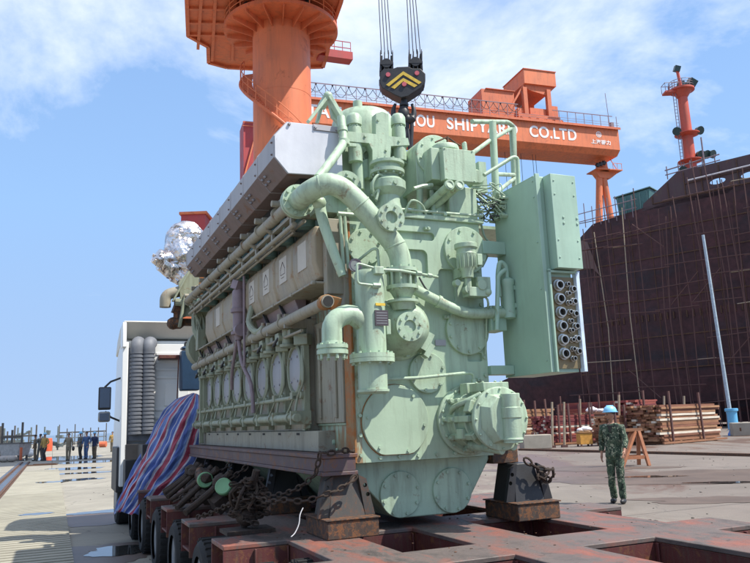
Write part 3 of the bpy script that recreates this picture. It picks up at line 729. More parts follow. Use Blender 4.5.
# pipe A, shelf and brackets above the doors
m = MB(); m.tube([(-.41, .2, 3.52), (-.43, 5.6, 3.56)], .052, 20)
for k in range(9): m.lathe((-.42, .7 + pitch * k, 3.54), (0, 1, 0), [(-.012, .062), (.012, .062)], n=20)
part('charge_pipe', m, M['beige'], bevel=0)
m = MB(); m.bb(-.40, -.33, .2, 5.6, 3.42, 3.45); m.tube([(-.40, .25, 3.33), (-.40, 5.6, 3.36)], .022, 10); m.tube([(-.33, .2, 3.35), (-.33, 5.6, 3.38)], .018, 10); m.tube([(-.36, .4, 3.30), (-.36, 5.5, 3.325)], .012, 8)
part('thin_pipe', m, M['beige'], bevel=0)
for k in range(9):
    m = MB(); y = .35 + pitch * k; m.prism([(-.46, 3.46), (-.40, 3.42), (-.05, 3.42), (-.05, 3.46)], y, y + .05); m.bb(-.40, -.37, y, y + .05, 3.30, 3.44)
    m.cyl((-.49, y + .3, 3.62), (-.40, y + .3, 3.62), .03, n=10); m.bb(-.42, -.30, y + .27, y + .33, 3.56, 3.66)
    part('pipe_bracket', m, M['beige'], bevel=.004)
for k in range(9):
    m = MB(); y = .45 + pitch * k
    m.cyl((-.22, y, 3.36), (-.22, y, 3.60), .07, n=14); m.box((-.25, y + .2, 3.50), (.14, .12, .16)); m.cyl((-.28, y + .1, 3.42), (-.2, y + .1, 3.42), .05, n=12); m.cyl((-.30, y + .32, 3.5), (-.2, y + .32, 3.5), .035, n=10)
    m.tube([(-.3, y + .2, 3.5), (-.36, y + .26, 3.4), (-.3, y + .36, 3.38), (-.22, y + .4, 3.5)], .013, 8, smooth=3)
    part('indicator_valve', m, M['teal'], bevel=.004)
for k in range(9):
    m = MB(); y = .6 + pitch * k; m.bb(-.14, -.10, y, y + .06, 3.4, 4.0); m.bb(-.24, -.14, y + .2, y + .24, 3.6, 4.0)
    part('head_stud', m, M['rust_edge'], bevel=0)
m = MB(); m.bb(-.08, 1.1, 1.0, 5.9, 3.36, 3.78); m.bb(.0, 1.0, .95, 5.9, 3.78, 4.05); part('cylinder_row', m, M['green_side'])
# exhaust casing
prof = [(-.44, 4.27), (-.56, 4.13), (-.56, 3.93), (-.44, 3.79), (.07, 3.81), (.07, 4.28)]
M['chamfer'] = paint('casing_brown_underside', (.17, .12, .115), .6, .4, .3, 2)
nsec = 8; y0 = .30; L = .58
cas = None
for k in range(nsec):
    m = MB(); m.prism(prof, y0 + k * L, y0 + (k + 1) * L - .012)
    m2 = [(a * 1.0 - (.006 if a < -.2 else 0), b + (.006 if b > 4.2 else (-.006 if b < 3.9 else 0))) for a, b in prof]
    m.prism(m2, y0 + (k + 1) * L - .03, y0 + (k + 1) * L - .012)
    for z, x in ((4.08, -.567), (3.97, -.567)):
        m.cyl((x + .01, y0 + k * L + .05, z), (x - .01, y0 + k * L + .05, z), .011, n=8)
    for a in (.3, .6): m.cyl((-.56 + .12 * a, y0 + k * L + .5, 3.93 - .14 * a), (-.56 + .12 * a - .02, y0 + k * L + .5, 3.93 - .14 * a - .016), .014, n=8); m.cyl((-.56 + .12 * a, y0 + k * L + .4, 3.93 - .14 * a), (-.56 + .12 * a - .02, y0 + k * L + .4, 3.93 - .14 * a - .016), .014, n=8)
    if k == 0:
        m.bb(-.20, .08, y0 - .016, y0, 4.22, 4.275)
        for u in (-.42, -.18, .02): m.cyl((u, y0, 4.245), (u, y0 - .025, 4.245), .014, n=8)
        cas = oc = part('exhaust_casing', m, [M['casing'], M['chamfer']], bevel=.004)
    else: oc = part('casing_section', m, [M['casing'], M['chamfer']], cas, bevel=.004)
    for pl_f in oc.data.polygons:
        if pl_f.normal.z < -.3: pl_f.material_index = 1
m = MB(); m.prism([(a * .985, b + .0 + (4.03 - b) * .02) for a, b in prof], y0 - .006, y0 - .0005); part('end_panel', m, paint('end_panel_sunlit', (.60, .61, .65), .4, .1, .02, 1.5), cas, bevel=.003)  # casing front in a lighter tone, sunlight put into its colour
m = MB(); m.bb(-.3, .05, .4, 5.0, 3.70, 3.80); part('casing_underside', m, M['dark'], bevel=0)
# drain pipe and bracket frame over the casing
apex = PV(328, 96, .42)
m = MB(); m.beam(apex, PV(308, 122, .42), .055, .03); m.beam(apex + Vector((.02, .25, 0)), PV(317, 123, .7), .04, .03); m.beam(apex + Vector((-.005, 0, .01)), PV(341, 118, .42), .08, .04); m.beam(apex, apex + Vector((.02, .25, 0)), .07, .05)
m.prism([(apex.x + .02, apex.z - .03), (apex.x + .26, apex.z - .36), (apex.x + .24, apex.z - .36), (apex.x + .05, apex.z - .18)], .45, .50); m.ball(apex + Vector((0, 0, .0)), .045)
part('lifting_bracket', m, G, bevel=.004)
m = MB(); a = PV(341, 117, .25); b = PV(344, 143, .2)
m.bend([a, b, PV(332, 160, .0), PV(318, 178, -.1)], .08, .038, 14); m.lathe(b + Vector((0, 0, .0)), (0, 0, 1), [(-.02, .05), (.03, .05)], n=16); m.box(b + Vector((.07, 0, -.01)), (.09, .03, .03)); m.lathe((a + b) / 2, (b - a), [(-.02, .046), (.02, .046)], n=16)
part('drain_pipe', m, M['green'], bevel=0)
# front head module
Y_ = .25
def PVs(v, pts): return [tuple(PV(x, y, v))[::2] for x, y in pts]
br = PVs(Y_, [(346, 131), (376, 134), (376, 113), (382, 111.5), (388.5, 114), (388.8, 136), (408, 138), (409.6, 145), (391, 146), (389.5, 172), (372.5, 175), (372.5, 150), (369, 143), (346, 141)])
m = MB(); m.prism(br, Y_, Y_ + .1)
for x, y in ((365, 136), (378, 120), (399, 141), (376, 160), (386, 150)):
    p = PV(x, y, Y_); m.cyl(p, p - Vector((0, .012, 0)), .012, n=8)
m.cyl(PV(352, 131, .3), PV(352, 131, .3) + Vector((.0, 0, .001)), .01)
part('head_bracket', m, G, bevel=.01)
for x in (354.5, 398.5):
    m = MB(); p = PV(x, 131, .32)
    m.lathe(p, (0, 0, 1), [(-.30, .065), (-.02, .065), (.03, .062), (.035, .055), (.05, .055), (.052, .07), (.13, .068), (.16, .05), (.175, .02)], n=22)
    m.bolts(p + Vector((0, 0, .035)), (0, 0, 1), .06, 6, .008, .01)
    part('hydraulic_jack', m, G, bevel=0)
m = MB()
p = PV(350, 200, .45)
m.bb(.02, .78, .45, .95, 3.425, 3.86); m.bb(.12, .30, .45, .95, 3.86, 4.25); m.bb(.32, .72, .5, .95, 3.86, 4.2)
hm = part('cylinder_head', m, G, bevel=.01)
m = MB(); pd = PV(366, 133, .7)
m.lathe((pd.x, .75, 3.95), (0, 0, 1), [(0, .33), (.48, .33), (.60, .31), (.68, .25), (.72, .14), (.735, .05)], n=44); m.cyl((pd.x - .12, .6, 4.60), (pd.x - .12, .6, 4.70), .045, n=12)
part('domed_cover', m, G, hm, bevel=0)
m = MB()
for x, y, r in ((367, 157, .045), (367.5, 173, .05), (394, 157, .04)):
    p = PV(x, y, .42); m.lathe(p, FD, [(-.05, r * 1.3), (.03, r * 1.3), (.035, r), (.005, r * .9)], n=20)
part('head_fitting', m, G, bevel=.004)
m = MB(); m.tube([PV(354, 140, .36), PV(357, 160, .36), PV(359, 190, .36)], .055, 16, smooth=3); part('oil_line', m, G, bevel=0)
m = MB(); m.tube([PV(398, 140, .36), PV(400, 165, .36)], .07, 16); part('oil_line', m, G, bevel=0)
m = MB()
m.prism(PVs(.4, [(352, 165), (366, 160), (372, 175), (360, 181)]), .36, .42)
m.bend([PV(372, 196, -.05), PV(380, 188, -.1), PV(376, 176 + 24, -.1)], .05, .012)
part('oil_line', m, G, bevel=.004)
for k in range(1, 8):
    m = MB(); y = 1.17 + pitch * k; m.bb(.15, .75, y - .22, y + .22, 4.05, 4.3); m.lathe((.45, y, 4.28), (0, 0, 1), [(0, .2), (.1, .2), (.15, .12)], n=24)
    m.cyl((.2, y, 4.3), (.2, y, 4.42), .05, n=12); m.cyl((.7, y, 4.3), (.7, y, 4.42), .05, n=12)
    part('rocker_cover', m, G, bevel=.008)
# valve body on top
m = MB(); vb = PV(388, 190, -.02)
m.lathe((vb.x, -.02, 3.42), (0, 0, 1), [(0, .12), (.08, .10), (.13, .10), (.17, .14), (.19, .155), (.26, .155), (.28, .13), (.31, .10), (.33, .10), (.335, .15), (.365, .15), (.37, .12), (.41, .12), (.415, .15), (.44, .15), (.46, .1)], n=36)
m.bolts((vb.x, -.02, 3.86), (0, 0, 1), .13, 12, .011, .015); m.bolts((vb.x, -.02, 3.755), (0, 0, -1), .13, 12, .011, .02); m.cyl((vb.x, -.17, 3.64), (vb.x, -.19, 3.64), .02, n=10)
part('thermostat_valve', m, G, bevel=0)
# flange and port left of it (behind S pipe)
m = MB(); pf = PV(346, 186, .1); m.lathe(pf, FD, [(0, .13), (.03, .13), (.031, .07), (-.02, .06)], n=32, cap=False); m.lathe(pf, FD, [(-.1, .11), (-.015, .11)], n=24); m.bolts(pf + Vector((0, -.03, 0)), FD, .1, 8, .013, .016); m.bb(pf.x - .25, pf.x + .3, .15, .4, 3.43, 3.65)
part('port_flange', m, G, bevel=0)
# right hand module: hooded box, front box, lower box
m = MB(); hc = PV(435, 157, .15)
m.cyl((hc.x, .12, hc.z), (hc.x, .75, hc.z), .205, n=40); m.bolts((hc.x, .12, hc.z), FD, .17, 8, .012, .012, .2)
m.bb(hc.x - .205, hc.x + .205, .14, .75, 3.72, hc.z)
m.bb(.80, 1.10, -.02, .14, 3.76, 4.06)
m.lathe((.99, .06, 4.06), (0, 0, 1), [(0, .13), (.03, .13), (.055, .12), (.06, .06)], n=28)
hood = part('hooded_module', m, G, bevel=.008)
m = MB(); m.bb(.88, 1.21, -.10, -.025, 3.74, 4.04); m.bolts((1.04, -.10, 3.89), FD, .2, 4, .009, .008, .8); part('front_box', m, G, hood, bevel=.006)
m = MB(); m.cyl((.99, .0, 4.12), (.99, .0, 4.19), .012, n=8); m.tube([(.86, 0, 4.12), (.92, 0, 4.15), (.99, 0, 4.18), (1.07, 0, 4.14), (1.12, 0, 4.12)], .008, 6, smooth=3)
part('lifting_wire', m, M['rusty'], hood, bevel=0)
m = MB(); m.bb(.98, 1.27, .02, .45, 3.427, 3.73); m.bb(.70, .98, .2, .6, 3.427, 3.55); m.prism([(.98, 3.43), (.80, 3.43), (.98, 3.62)], .1, .3); part('lower_box', m, G)
for x in (450, 460):
    m = MB(); p = PV(x, 184.5, -.18); m.bend([p, p + Vector((-.03, .22, -.05)), p + Vector((-.2, .45, -.24)), p + Vector((-.25, .6, -.3))], .1, .034, 14); m.lathe(p, FD, [(-.03, .046), (0, .046), (.001, .03), (-.03, .028)], n=20, cap=False); m.cyl(p + Vector((0, .02, 0)), p + Vector((0, .024, 0)), .03, n=14); part('open_pipe', m, G, bevel=0)
m = MB(); m.tube([(.74, .15, 3.43), (.76, .15, 3.75)], .03, 10); m.tube([(.86, .1, 3.43), (.86, .12, 3.7)], .022, 10)
m.tube([(.62, .0, 3.66), (.72, .02, 3.70), (.82, .02, 3.72)], .018, 8)
part('support_tube', m, G, bevel=0)
m = MB(); pd = PV(476, 178, .15); m.lathe(pd, FD, [(-.06, .09), (0, .09), (.02, .07), (.05, .06)], n=20); m.box(pd + Vector((.08, .05, .02)), (.08, .1, .3)); m.box(pd + Vector((.0, .05, -.12)), (.12, .12, .06))
m.tube([PV(464, 143, .1), PV(465, 158, .1)], .02, 8); m.bend([PV(463, 146, .1), PV(465, 142, .1), PV(466, 150, .1)], .02, .014)
part('sensor_block', m, G, bevel=.004)
# cables between module and cabinet
rnd = random.Random(11)
m = MB(); m2 = MB()
for k in range(26):
    a = Vector((1.22 + rnd.random() * .15, .0 + rnd.random() * .3, 3.52 + rnd.random() * .26)); b = Vector((1.50, -.15 + rnd.random() * .25, 3.44 + rnd.random() * .24))
    mid = (a + b) / 2 + Vector((rnd.uniform(-.06, .06), rnd.uniform(-.12, .05), rnd.uniform(-.16, .1))); mid2 = mid + Vector((rnd.uniform(-.08, .08), rnd.uniform(-.05, .05), rnd.uniform(-.08, .08)))
    (m if k % 4 else m2).tube([a, mid, mid2, b], .006, 6, smooth=4)
    m.cyl(b - Vector((.06, 0, 0)), b, .015, n=8)
m.tube([(1.32, .1, 3.6), (1.34, .05, 3.3), (1.4, .05, 3.22), (1.36, .05, 3.1), (1.30, .05, 3.0)], .01, 6, smooth=4)
part('wiring_loom', m, M['green'], bevel=0, smooth=60); part('dark_cable', m2, M['black'], bevel=0, smooth=60)
# handrails
m = MB(); r_ = .030
m.tube([PV(492.5, 122, .3), PV(496, 196, .3)], r_ * 1.2, 12); m.bend([PV(472, 121.5, .3), PV(508, 122, .55), PV(514, 127, .6), PV(515, 184, .6)], .05, r_ * .8)
m.tube([PV(512, 128, .6), PV(489, 141, .3), PV(466, 158, .1)], r_ * .7, 10); m.tube([PV(512, 128, .6), PV(515, 186, .6)], r_ * 1.1, 12)
m.tube([PV(494, 174, .3), PV(515, 175, .6)], r_ * .7); m.tube([PV(497, 192, .3), PV(515, 178, .6)], r_ * .7)
m.bb(1.26, 1.9, .25, .9, 3.42, 3.45)
hr = part('handrail', m, G, bevel=0)
m = MB(); m.bend([PV(484, 175, -.2), PV(513, 157, -.2), PV(517.5, 158, -.2), PV(521, 236, -.2)], .04, .018); m.lathe(PV(521, 242, -.2), (0, 0, 1), [(-.06, .03), (-.02, .03), (-.018, .038), (.03, .038), (.032, .025), (.06, .022)], n=12)
part('vent_pipe', m, G, bevel=0)

# control cabinet on the right
C_ = M['cabinet']
m = MB(); m.bb(1.50, 1.80, -.55, .10, 2.0, 3.68); m.bb(1.50, 1.54, -.575, -.55, 2.0, 3.70); m.bb(1.50, 1.82, -.54, .10, 3.68, 3.69)
for z in (2.1, 2.7, 3.1, 3.5, 3.64): m.cyl((1.5, -.53, z), (1.492, -.53, z), .008, n=8)
cab = part('control_cabinet', m, C_, bevel=.005, label='tall green control cabinet on the right side of the engine')
m = MB(); m.bb(1.59, 1.85, -.66, -.553, 2.86, 3.68)
for z in (2.95, 3.1, 3.5, 3.62):
    for u in (1.62, 1.82): m.cyl((u, -.66, z), (u, -.666, z), .008, n=8)
for z in (3.25, 3.30): m.cyl((1.69, -.66, z), (1.69, -.667, z), .011, n=8); m.cyl((1.83, -.66, z), (1.83, -.667, z), .011, n=8)
part('junction_box', m, C_, cab, bevel=.006)
m = MB(); m.bb(1.56, 1.81, -.565, -.552, 2.03, 2.80); bp = part('connector_plate', m, M['brass'], cab, bevel=0)
m = MB(); mi_ = MB()
def conn(u, z, r):
    m.lathe((u, -.565, z), FD, [(0, r * 1.25), (.02, r * 1.25), (.021, r), (.05, r), (.051, r * .72), (.02, r * .7)], n=18, cap=False)
    mi_.cyl((u, -.566, z), (u, -.58, z), r * .72, n=16)
for i in range(6): conn(1.635, 2.15 + i * .115, .040)
for i in range(9): conn(1.722, 2.11 + i * .078, .019)
for i in range(6): conn(1.775, 2.17 + i * .105, .026)
part('connector', m, M['chrome'], bp, bevel=0); part('connector_bore', mi_, M['dark'], bp, bevel=0)
m = MB(); m.bb(1.815, 1.85, -.60, -.545, 2.0, 2.84); part('edge_strip', m, plain('pale_blue_strip', (.55, .66, .78), .4), cab, bevel=.003)
m = MB(); m.bb(1.54, 1.56, -.60, -.552, 2.0, 2.86); m.bb(1.54, 1.83, -.6, -.552, 2.83, 2.85); part('panel_frame', m, C_, cab, bevel=.003)
m = MB(); m.lathe((1.44, -.12, 2.5), (0, 0, 1), [(0, .02), (.01, .055), (.30, .055), (.31, .062), (.35, .062), (.37, .03)], n=24); m.bend([(1.44, -.12, 2.85), (1.44, -.12, 2.98), (1.38, -.12, 3.02), (1.36, -.1, 2.9), (1.36, -.1, 2.7)], .06, .022); m.bb(1.44, 1.50, -.15, -.09, 2.6, 2.64); m.bb(1.44, 1.5, -.15, -.09, 2.76, 2.8)
m.bend([PV(521, 262, -.25), PV(531, 262, -.28), PV(534, 268, -.3), PV(536, 318, -.35)], .05, .016); m.lathe(PV(535, 305, -.34), (0, 0, 1), [(-.05, .035), (.0, .035), (.002, .028), (.05, .026)], n=10); m.tube([PV(521, 246, -.2), PV(521, 264, -.22)], .02, 10); m.lathe(PV(521, 262, -.22), (0, 0, 1), [(-.03, .03), (.02, .03)], n=8)
m.bend([PV(505, 270, -.15), PV(498, 275, -.15), PV(497, 330, -.15)], .05, .02)
part('line_filter', m, C_, cab, bevel=0)
for q in ((1.26, 1.50, -.05, .08, 2.02, 2.10), (1.26, 1.50, -.05, .08, 3.10, 3.22), (1.26, 1.42, -.1, .1, 2.4, 2.62)):
    m = MB(); m.bb(*q); part('cabinet_bracket', m, C_)

# turbocharger end wrapped in foil
def crumple(o, amp, sc, seed=0, cell=True):
    for v in o.data.vertices:
        p = v.co * sc + Vector((seed, seed * 2, 0))
        n_ = mnoise.noise(p) + .5 * mnoise.noise(p * 2.3) + .7 * (mnoise.cell(p * 1.7) - .5)
        v.co += v.normal * amp * n_
m = MB(); m.tube([(-.04, 6.3, 4.05), (-.12, 6.3, 4.5), (-.26, 6.3, 4.74), (-.44, 6.3, 4.76), (-.54, 6.3, 4.58), (-.60, 6.3, 4.36)], .175, 26, smooth=5, rr=lambda t: .75 + .5 * math.sin(math.pi * min(1, t * 1.1)) * .8)
m.tube([(-.50, 6.3, 4.36), (-.72, 6.25, 4.30), (-.84, 6.2, 4.36)], .16, 20, smooth=6, rr=lambda t: 1.1 - .35 * t)
m.tube([(-.74, 6.25, 4.28), (-.50, 6.3, 4.12), (-.28, 6.3, 3.95)], .15, 18, smooth=5)
m.ball((-.40, 6.28, 4.48), .25, (1, 1, 1.1), 3); m.ball((-.28, 6.28, 4.24), .2, (1.3, 1, 1), 3)
turbo = part('foil_wrapping', m, M['foil'], bevel=0, smooth=0, label='crumpled silver foil wrapped around the turbocharger')
s_m = turbo.modifiers.new('s', 'SUBSURF'); s_m.subdivision_type = 'SIMPLE'; s_m.levels = s_m.render_levels = 1; bake(turbo); crumple(turbo, .026, 5, 3)
for p in turbo.data.polygons: p.use_smooth = False
m = MB(); m.bb(-.35, .05, 6.0, 6.5, 3.45, 4.15); m.prism([(-.52, 3.9), (-.2, 4.3), (-.12, 3.5), (-.45, 3.35)], 5.95, 6.0); m.beam((-.6, 5.95, 3.6), (-.3, 5.95, 4.2), .1, .03); m.beam((-.5, 5.92, 3.2), (-.42, 5.92, 3.7), .12, .04); m.bb(.02, .9, 6.1, 6.7, 2.6, 3.9)
part('turbo_bracket', m, GS)
m = MB(); m.bb(-.14, .02, 5.5, 5.9, 3.5, 4.02); part('blue_grey_box', m, M['casing'])
m = MB(); m.bend([(-.70, 6.05, 3.52), (-.70, 6.05, 3.72), (-.40, 6.05, 3.80), (.1, 5.95, 3.84)], .14, .085, 16); part('turbo_pipe', m, M['beige'], bevel=0)
m = MB(); m.lathe((-.5, 6.1, 3.2), (0, 0, 1), [(0, .05), (.05, .11), (.12, .11), (.15, .07), (.45, .06)], n=14); m.box((-.42, 6.1, 3.30), (.34, .14, .1)); m.ball((-.57, 6.1, 3.28), .1); m.cyl((-.3, 6.1, 3.3), (-.15, 6.1, 3.3), .06, n=10); m.box((-.5, 6.1, 3.48), (.16, .14, .12), (.2, .3, .1))
part('rusty_valve', m, M['rusty'], bevel=0)
m = MB(); m.tube([(-.55, 6.0, 3.6), (-.2, 5.9, 3.5), (-.1, 5.8, 3.0), (-.12, 5.8, 2.5)], .06, 10, smooth=4); m.cyl((-.05, 6.0, 2.9), (-.05, 6.3, 2.9), .3, n=24); m.tube([(-.3, 5.8, 3.4), (-.32, 5.6, 3.1), (-.2, 5.5, 2.8)], .04, 8, smooth=3); m.box((-.2, 5.7, 3.3), (.2, .3, .2)); m.box((-.25, 5.5, 2.95), (.12, .2, .3))
for k in range(10):
    m.tube([(-.3 + rnd.uniform(-.1, .2), 5.6 + rnd.random() * .3, 3.5), (-.25 + rnd.uniform(-.1, .1), 5.5, 3.1), (-.2, 5.5 + rnd.random() * .2, 2.6)], .018, 6, smooth=3)
part('rear_pipework', m, GS, bevel=0)
# ------------------------------------------------------------------ trailer
DZ = .80
tr_ = thing('flatbed_trailer', 'worn red multi-wheel heavy trailer with rectangular openings in its deck', 'trailer', (OX, OY, 0), YAW)
ub = [-1.03, -.54, -.05, .51, 1.03, 1.66, 2.23, 2.68]
beams = [(-3.9, -3.45)] + [(.12 - 1.5 * 2, .57 - 1.5 * 2), (.12 - 1.5, .60 - 1.5), (.12, .58), (1.62, 2.10), (3.12, 3.60), (4.62, 5.10), (6.12, 6.6), (7.6, 8.0)]
vb_ = sorted({x for b in beams for x in b})
solidcol = {1, 3, 5}
m = MB(); vv = {}
def gv(i, j):
    if (i, j) not in vv: vv[(i, j)] = m.bm.verts.new((ub[i], vb_[j], DZ))
    return vv[(i, j)]
for j in range(len(vb_) - 1):
    isbeam = any(abs(vb_[j] - b[0]) < 1e-6 for b in beams)
    for i in range(len(ub) - 1):
        if isbeam or i in solidcol: m._f([gv(i, j), gv(i + 1, j), gv(i + 1, j + 1), gv(i, j + 1)])
r = bmesh.ops.extrude_face_region(m.bm, geom=m.bm.faces[:])
for g_ in r['geom']:
    if isinstance(g_, bmesh.types.BMVert): g_.co.z -= .035
m.build('deck_plate', M['deck'], tr_, bevel=.006)
m = MB()
for b in beams:       # red channel beams under the deck
    m.bb(ub[0], ub[-1], b[0] + .004, b[0] + .02, DZ - .30, DZ - .036); m.bb(ub[0], ub[-1], b[1] - .02, b[1] - .004, DZ - .30, DZ - .036); m.bb(ub[0] + .01, ub[-1] - .01, b[0] + .02, b[1] - .02, DZ - .26, DZ - .24)
    for u in (-.8, -.55, .5, 1.05, 1.65, 2.25, 2.5): m.bb(u, u + .015, b[0] - .03, b[0] + .0, DZ - .28, DZ - .04)
m.build('cross_beam', M['deckred'], tr_, bevel=.004)
m = MB()
for u0_, u1_ in ((-.54, -.05), (.51, 1.03), (1.66, 2.23)):
    m.bb(u0_ + .01, u0_ + .03, -3.9, 8.0, DZ - .5, DZ - .037); m.bb(u1_ - .03, u1_ - .01, -3.9, 8.0, DZ - .5, DZ - .037)
m.build('longitudinal_beam', M['deckred'], tr_, bevel=.004)
m = MB()
for b in beams:
    for s in (0, 1):
        m.cyl((-.3, b[1] + .2 + s * .4, .40), (1.9, b[1] + .2 + s * .4, .40), .06, n=12)
    m.bb(.6, .9, b[1] + .1, b[1] + .8, .35, .6)
m.bb(-.9, 2.5, -3.8, 7.8, .30, .33)
m.build('axle', M['black'], tr_, bevel=0)
def wheel(u, v, r=.42, w=.30, parent=tr_, z=.42):
    m = MB(); m.lathe((u - w / 2, v, z), (1, 0, 0), [(0, r * .62), (.0, r * .86), (.03, r * .96), (.06, r), (w - .06, r), (w - .03, r * .96), (w, r * .86), (w, r * .62)], n=36, cap=False)
    for i in range(30):
        a = i * math.pi * 2 / 30; m.box((u, v + r * math.cos(a), z + r * math.sin(a)), (w * .8, .03, .02), (a + math.pi / 2, 0, 0))
    wh = m.build('tyre', M['tyre'], parent, bevel=0)
    m = MB(); m.lathe((u - w / 2 + .03, v, z), (1, 0, 0), [(0, r * .62), (.02, r * .6), (.10, r * .3), (.06, .08), (.0, .07), (0, .02)], n=24); m.lathe((u + w / 2 - .03, v, z), (-1, 0, 0), [(0, r * .62), (.02, r * .6), (.10, r * .3), (.06, .08)], n=24)
    m.build('rim', M['grey'], wh, bevel=0)
for k in range(-2, 6):
    for u in (-.90, -.52, 1.95, 2.45):
        wheel(u, k * 1.5 - .40, .365, .29, z=.366)
# plates / clutter lying in the openings
m = MB(); m.box((1.5, -1.75, .42), (.16, .12, .02), (.3, .2, .4)); m.box((1.25, -1.6, .40), (.2, .1, .02), (.1, .1, .9)); m.box((1.15, -.55, .42), (.12, .1, .02), (.4, .1, .3))
m.build('hose_bracket', M['steel'], tr_, bevel=0)

# bolsters (long flat girders that carry the engine base) and trestle stands
def grp(name, label, cat, u, v, z, group=None): return thing(name, label, cat, E(u, v, z), YAW, group)
b1 = grp('support_girder', 'long rusty girder under the left side of the engine base', 'girder', -.17, 3.0, 1.26)
m = MB(); m.bb(-.14, .155, -3.06, 3.1, .0, .03); m.bb(-.14, .155, -3.06, 3.1, .13, .162); m.bb(-.125, .14, -3.05, 3.1, .03, .13); m.build('girder_beam', paint('girder_rust', (.10, .065, .07), .6, .5, .5, 4), b1, bevel=.005)
b2 = grp('support_girder', 'long rusty girder under the right side of the engine base', 'girder', 1.40, 3.0, 1.26)
m = MB(); m.bb(-.09, .17, -2.9, 3.1, 0, .16); m.build('girder_beam', M['rusty'], b2, bevel=.005)
def stand(u, v, label, side=1, mat=None):
    t = grp('trestle_stand', label, 'steel stand', u, v, DZ + .001, 'trestle stands under the engine')
    m = MB(); s = side
    m.loft([[Vector((x, y, .14)) for x, y in ((-.15, -.02), (.15, -.02), (.15, .34), (-.15, .34))], [Vector((x, y, .455)) for x, y in ((-.10, .04), (.10, .04), (.10, .30), (-.10, .30))]])
    m.build('tapered_leg', mat or M['black'], t, bevel=.006)
    for sx in (-1, 1):
        m = MB(); hs = []
        m.loft([[Vector((x, y, z)) for x, z in ((sx * .153, .147), (sx * .235, .147), (sx * .17, .42), (sx * .103, .455))] for y in (-.01, .03)])
        o = m.build('gusset_plate', mat or M['black'], t, bevel=0)
        for z in (.30, .37):
            c = MB(); c.cyl((sx * (.18 if z < .33 else .158), -.1, z), (sx * (.18 if z < .33 else .158), .1, z), .017, n=14); o2 = c.build('c', M['black'], None); o2.matrix_world = t.matrix_world; hs.append(o2)
        bpy.context.view_layer.update()
        for h in hs: h.matrix_world = t.matrix_world
        bpy.context.view_layer.update(); cut(o, hs)
    m = MB(); m.bb(-.21, .21, -.14, .38, 0, .135); m.build('timber_block', M['rusty'], t, bevel=.008)
    m = MB(); m.bb(-.22, .22, -.15, .40, .136, .146); m.build('base_plate', M['rusty'], t, bevel=.002)
    return t
M['stand_worn'] = paint('stand_worn_paint', (.055, .05, .045), .65, .4, .5, 5, rustcol=(.10,.05,.03))
stand(-.10, .0, 'brown worn trestle stand under the near left corner of the engine', mat=M['stand_worn'])
stand(1.55, -.05, 'black trestle stand under the near right corner of the engine')
for v in (1.9, 3.8, 5.4):
    nm = {1.9: 'second', 3.8: 'third', 5.4: 'farthest'}[v]
    stand(-.02, v, 'dark trestle stand, %s from the front under the left girder' % nm); stand(1.48, v, 'dark trestle stand, %s from the front under the right girder' % nm)
# small rusted link bundle above the right stand
def chain(pts, name, label, size=.045, wire=.009, slack=0.0, group=None, mat=None):
    pts = [Vector(p) for p in pts]; t = []
    for i in range(len(pts) - 1):
        a, b = pts[i], pts[i + 1]; L = (b - a).length; n = max(1, int(L / .02))
        for k in range(n):
            s = k / n; p = a.lerp(b, s); p.z -= slack * L * 4 * s * (1 - s); t.append(p)
    t.append(pts[-1])
    out = [t[0]]; acc = 0
    for p, q in zip(t[:-1], t[1:]):
        acc += (q - p).length
        if acc >= size * 1.35: out.append(q); acc = 0
    m = MB()
    for i, (p, q) in enumerate(zip(out[:-1], out[1:])):
        x, y, d = basis(q - p); side = x if i % 2 else y; c = (p + q) / 2; h = size * .98; w = size * .55
        ring = [c + d * (h * math.cos(a)) + side * (w * math.sin(a)) for a in [2 * math.pi * k / 10 for k in range(10)]]
        nrm = side.cross(d); prev = None; rr_ = []
        for k, rp in enumerate(ring):
            tdir = (ring[(k + 1) % 10] - ring[k - 1]).normalized(); o_ = tdir.cross(nrm)
            rr_.append([m.bm.verts.new(rp + (o_ * math.cos(b) + nrm * math.sin(b)) * wire) for b in [math.pi * 2 * j / 5 for j in range(5)]])
        for k in range(10):
            A, B = rr_[k], rr_[(k + 1) % 10]
            for j in range(5): m._f([A[j], A[(j + 1) % 5], B[(j + 1) % 5], B[j]])
    o = m.build(name, mat or M['chain'], None, smooth=60, bevel=0)
    return tag(o, label, 'chain', group)
gc = 'lashing chains on the trailer'
def EP(*l): return [E(*p) for p in l]
chain(EP((.02, .02, 1.435), (-.12, -.06, 1.455), (-.33, -.07, 1.44), (-.345, .0, 1.28), (-.5, .35, 1.12), (-.62, .6, 1.12), (-.75, .8, 1.0)), 'lashing_chain', 'rusty chain looped over the near end of the left girder', .036, .008, .06, gc)
chain(EP((-.05, -.09, 1.25), (-.3, -.1, 1.14), (-.55, .15, 1.10), (-.7, .5, 1.12)), 'lashing_chain', 'second rusty chain sagging below the near end of the left girder', .036, .008, .1, gc)
chain(EP((-.72, .75, 1.1), (-.78, 1.2, .98), (-.95, 1.75, .84)), 'lashing_chain', 'taut chain from the chain heap to the second left outrigger', .036, .008, .02, gc)
chain(EP((-.30, 2.4, 1.25), (-.6, 2.7, 1.0), (-.98, 3.15, .83)), 'lashing_chain', 'chain running down to the third left outrigger', .045, .010, .03, gc)
chain(EP((-.30, 3.2, 1.25), (-.6, 3.4, 1.02), (-.98, 3.3, .84)), 'lashing_chain', 'farther chain ending on the third left outrigger', .045, .010, .03, gc)
chain(EP((1.5, -.1, 1.30), (1.75, -.15, 1.2), (1.78, -.1, 1.12), (1.6, -.12, 1.16), (1.8, -.05, 1.22)), 'lashing_chain', 'rusty chain bunched under the pump by the right stand', .045, .010, .15, gc)
rnd = random.Random(5)
pts = []
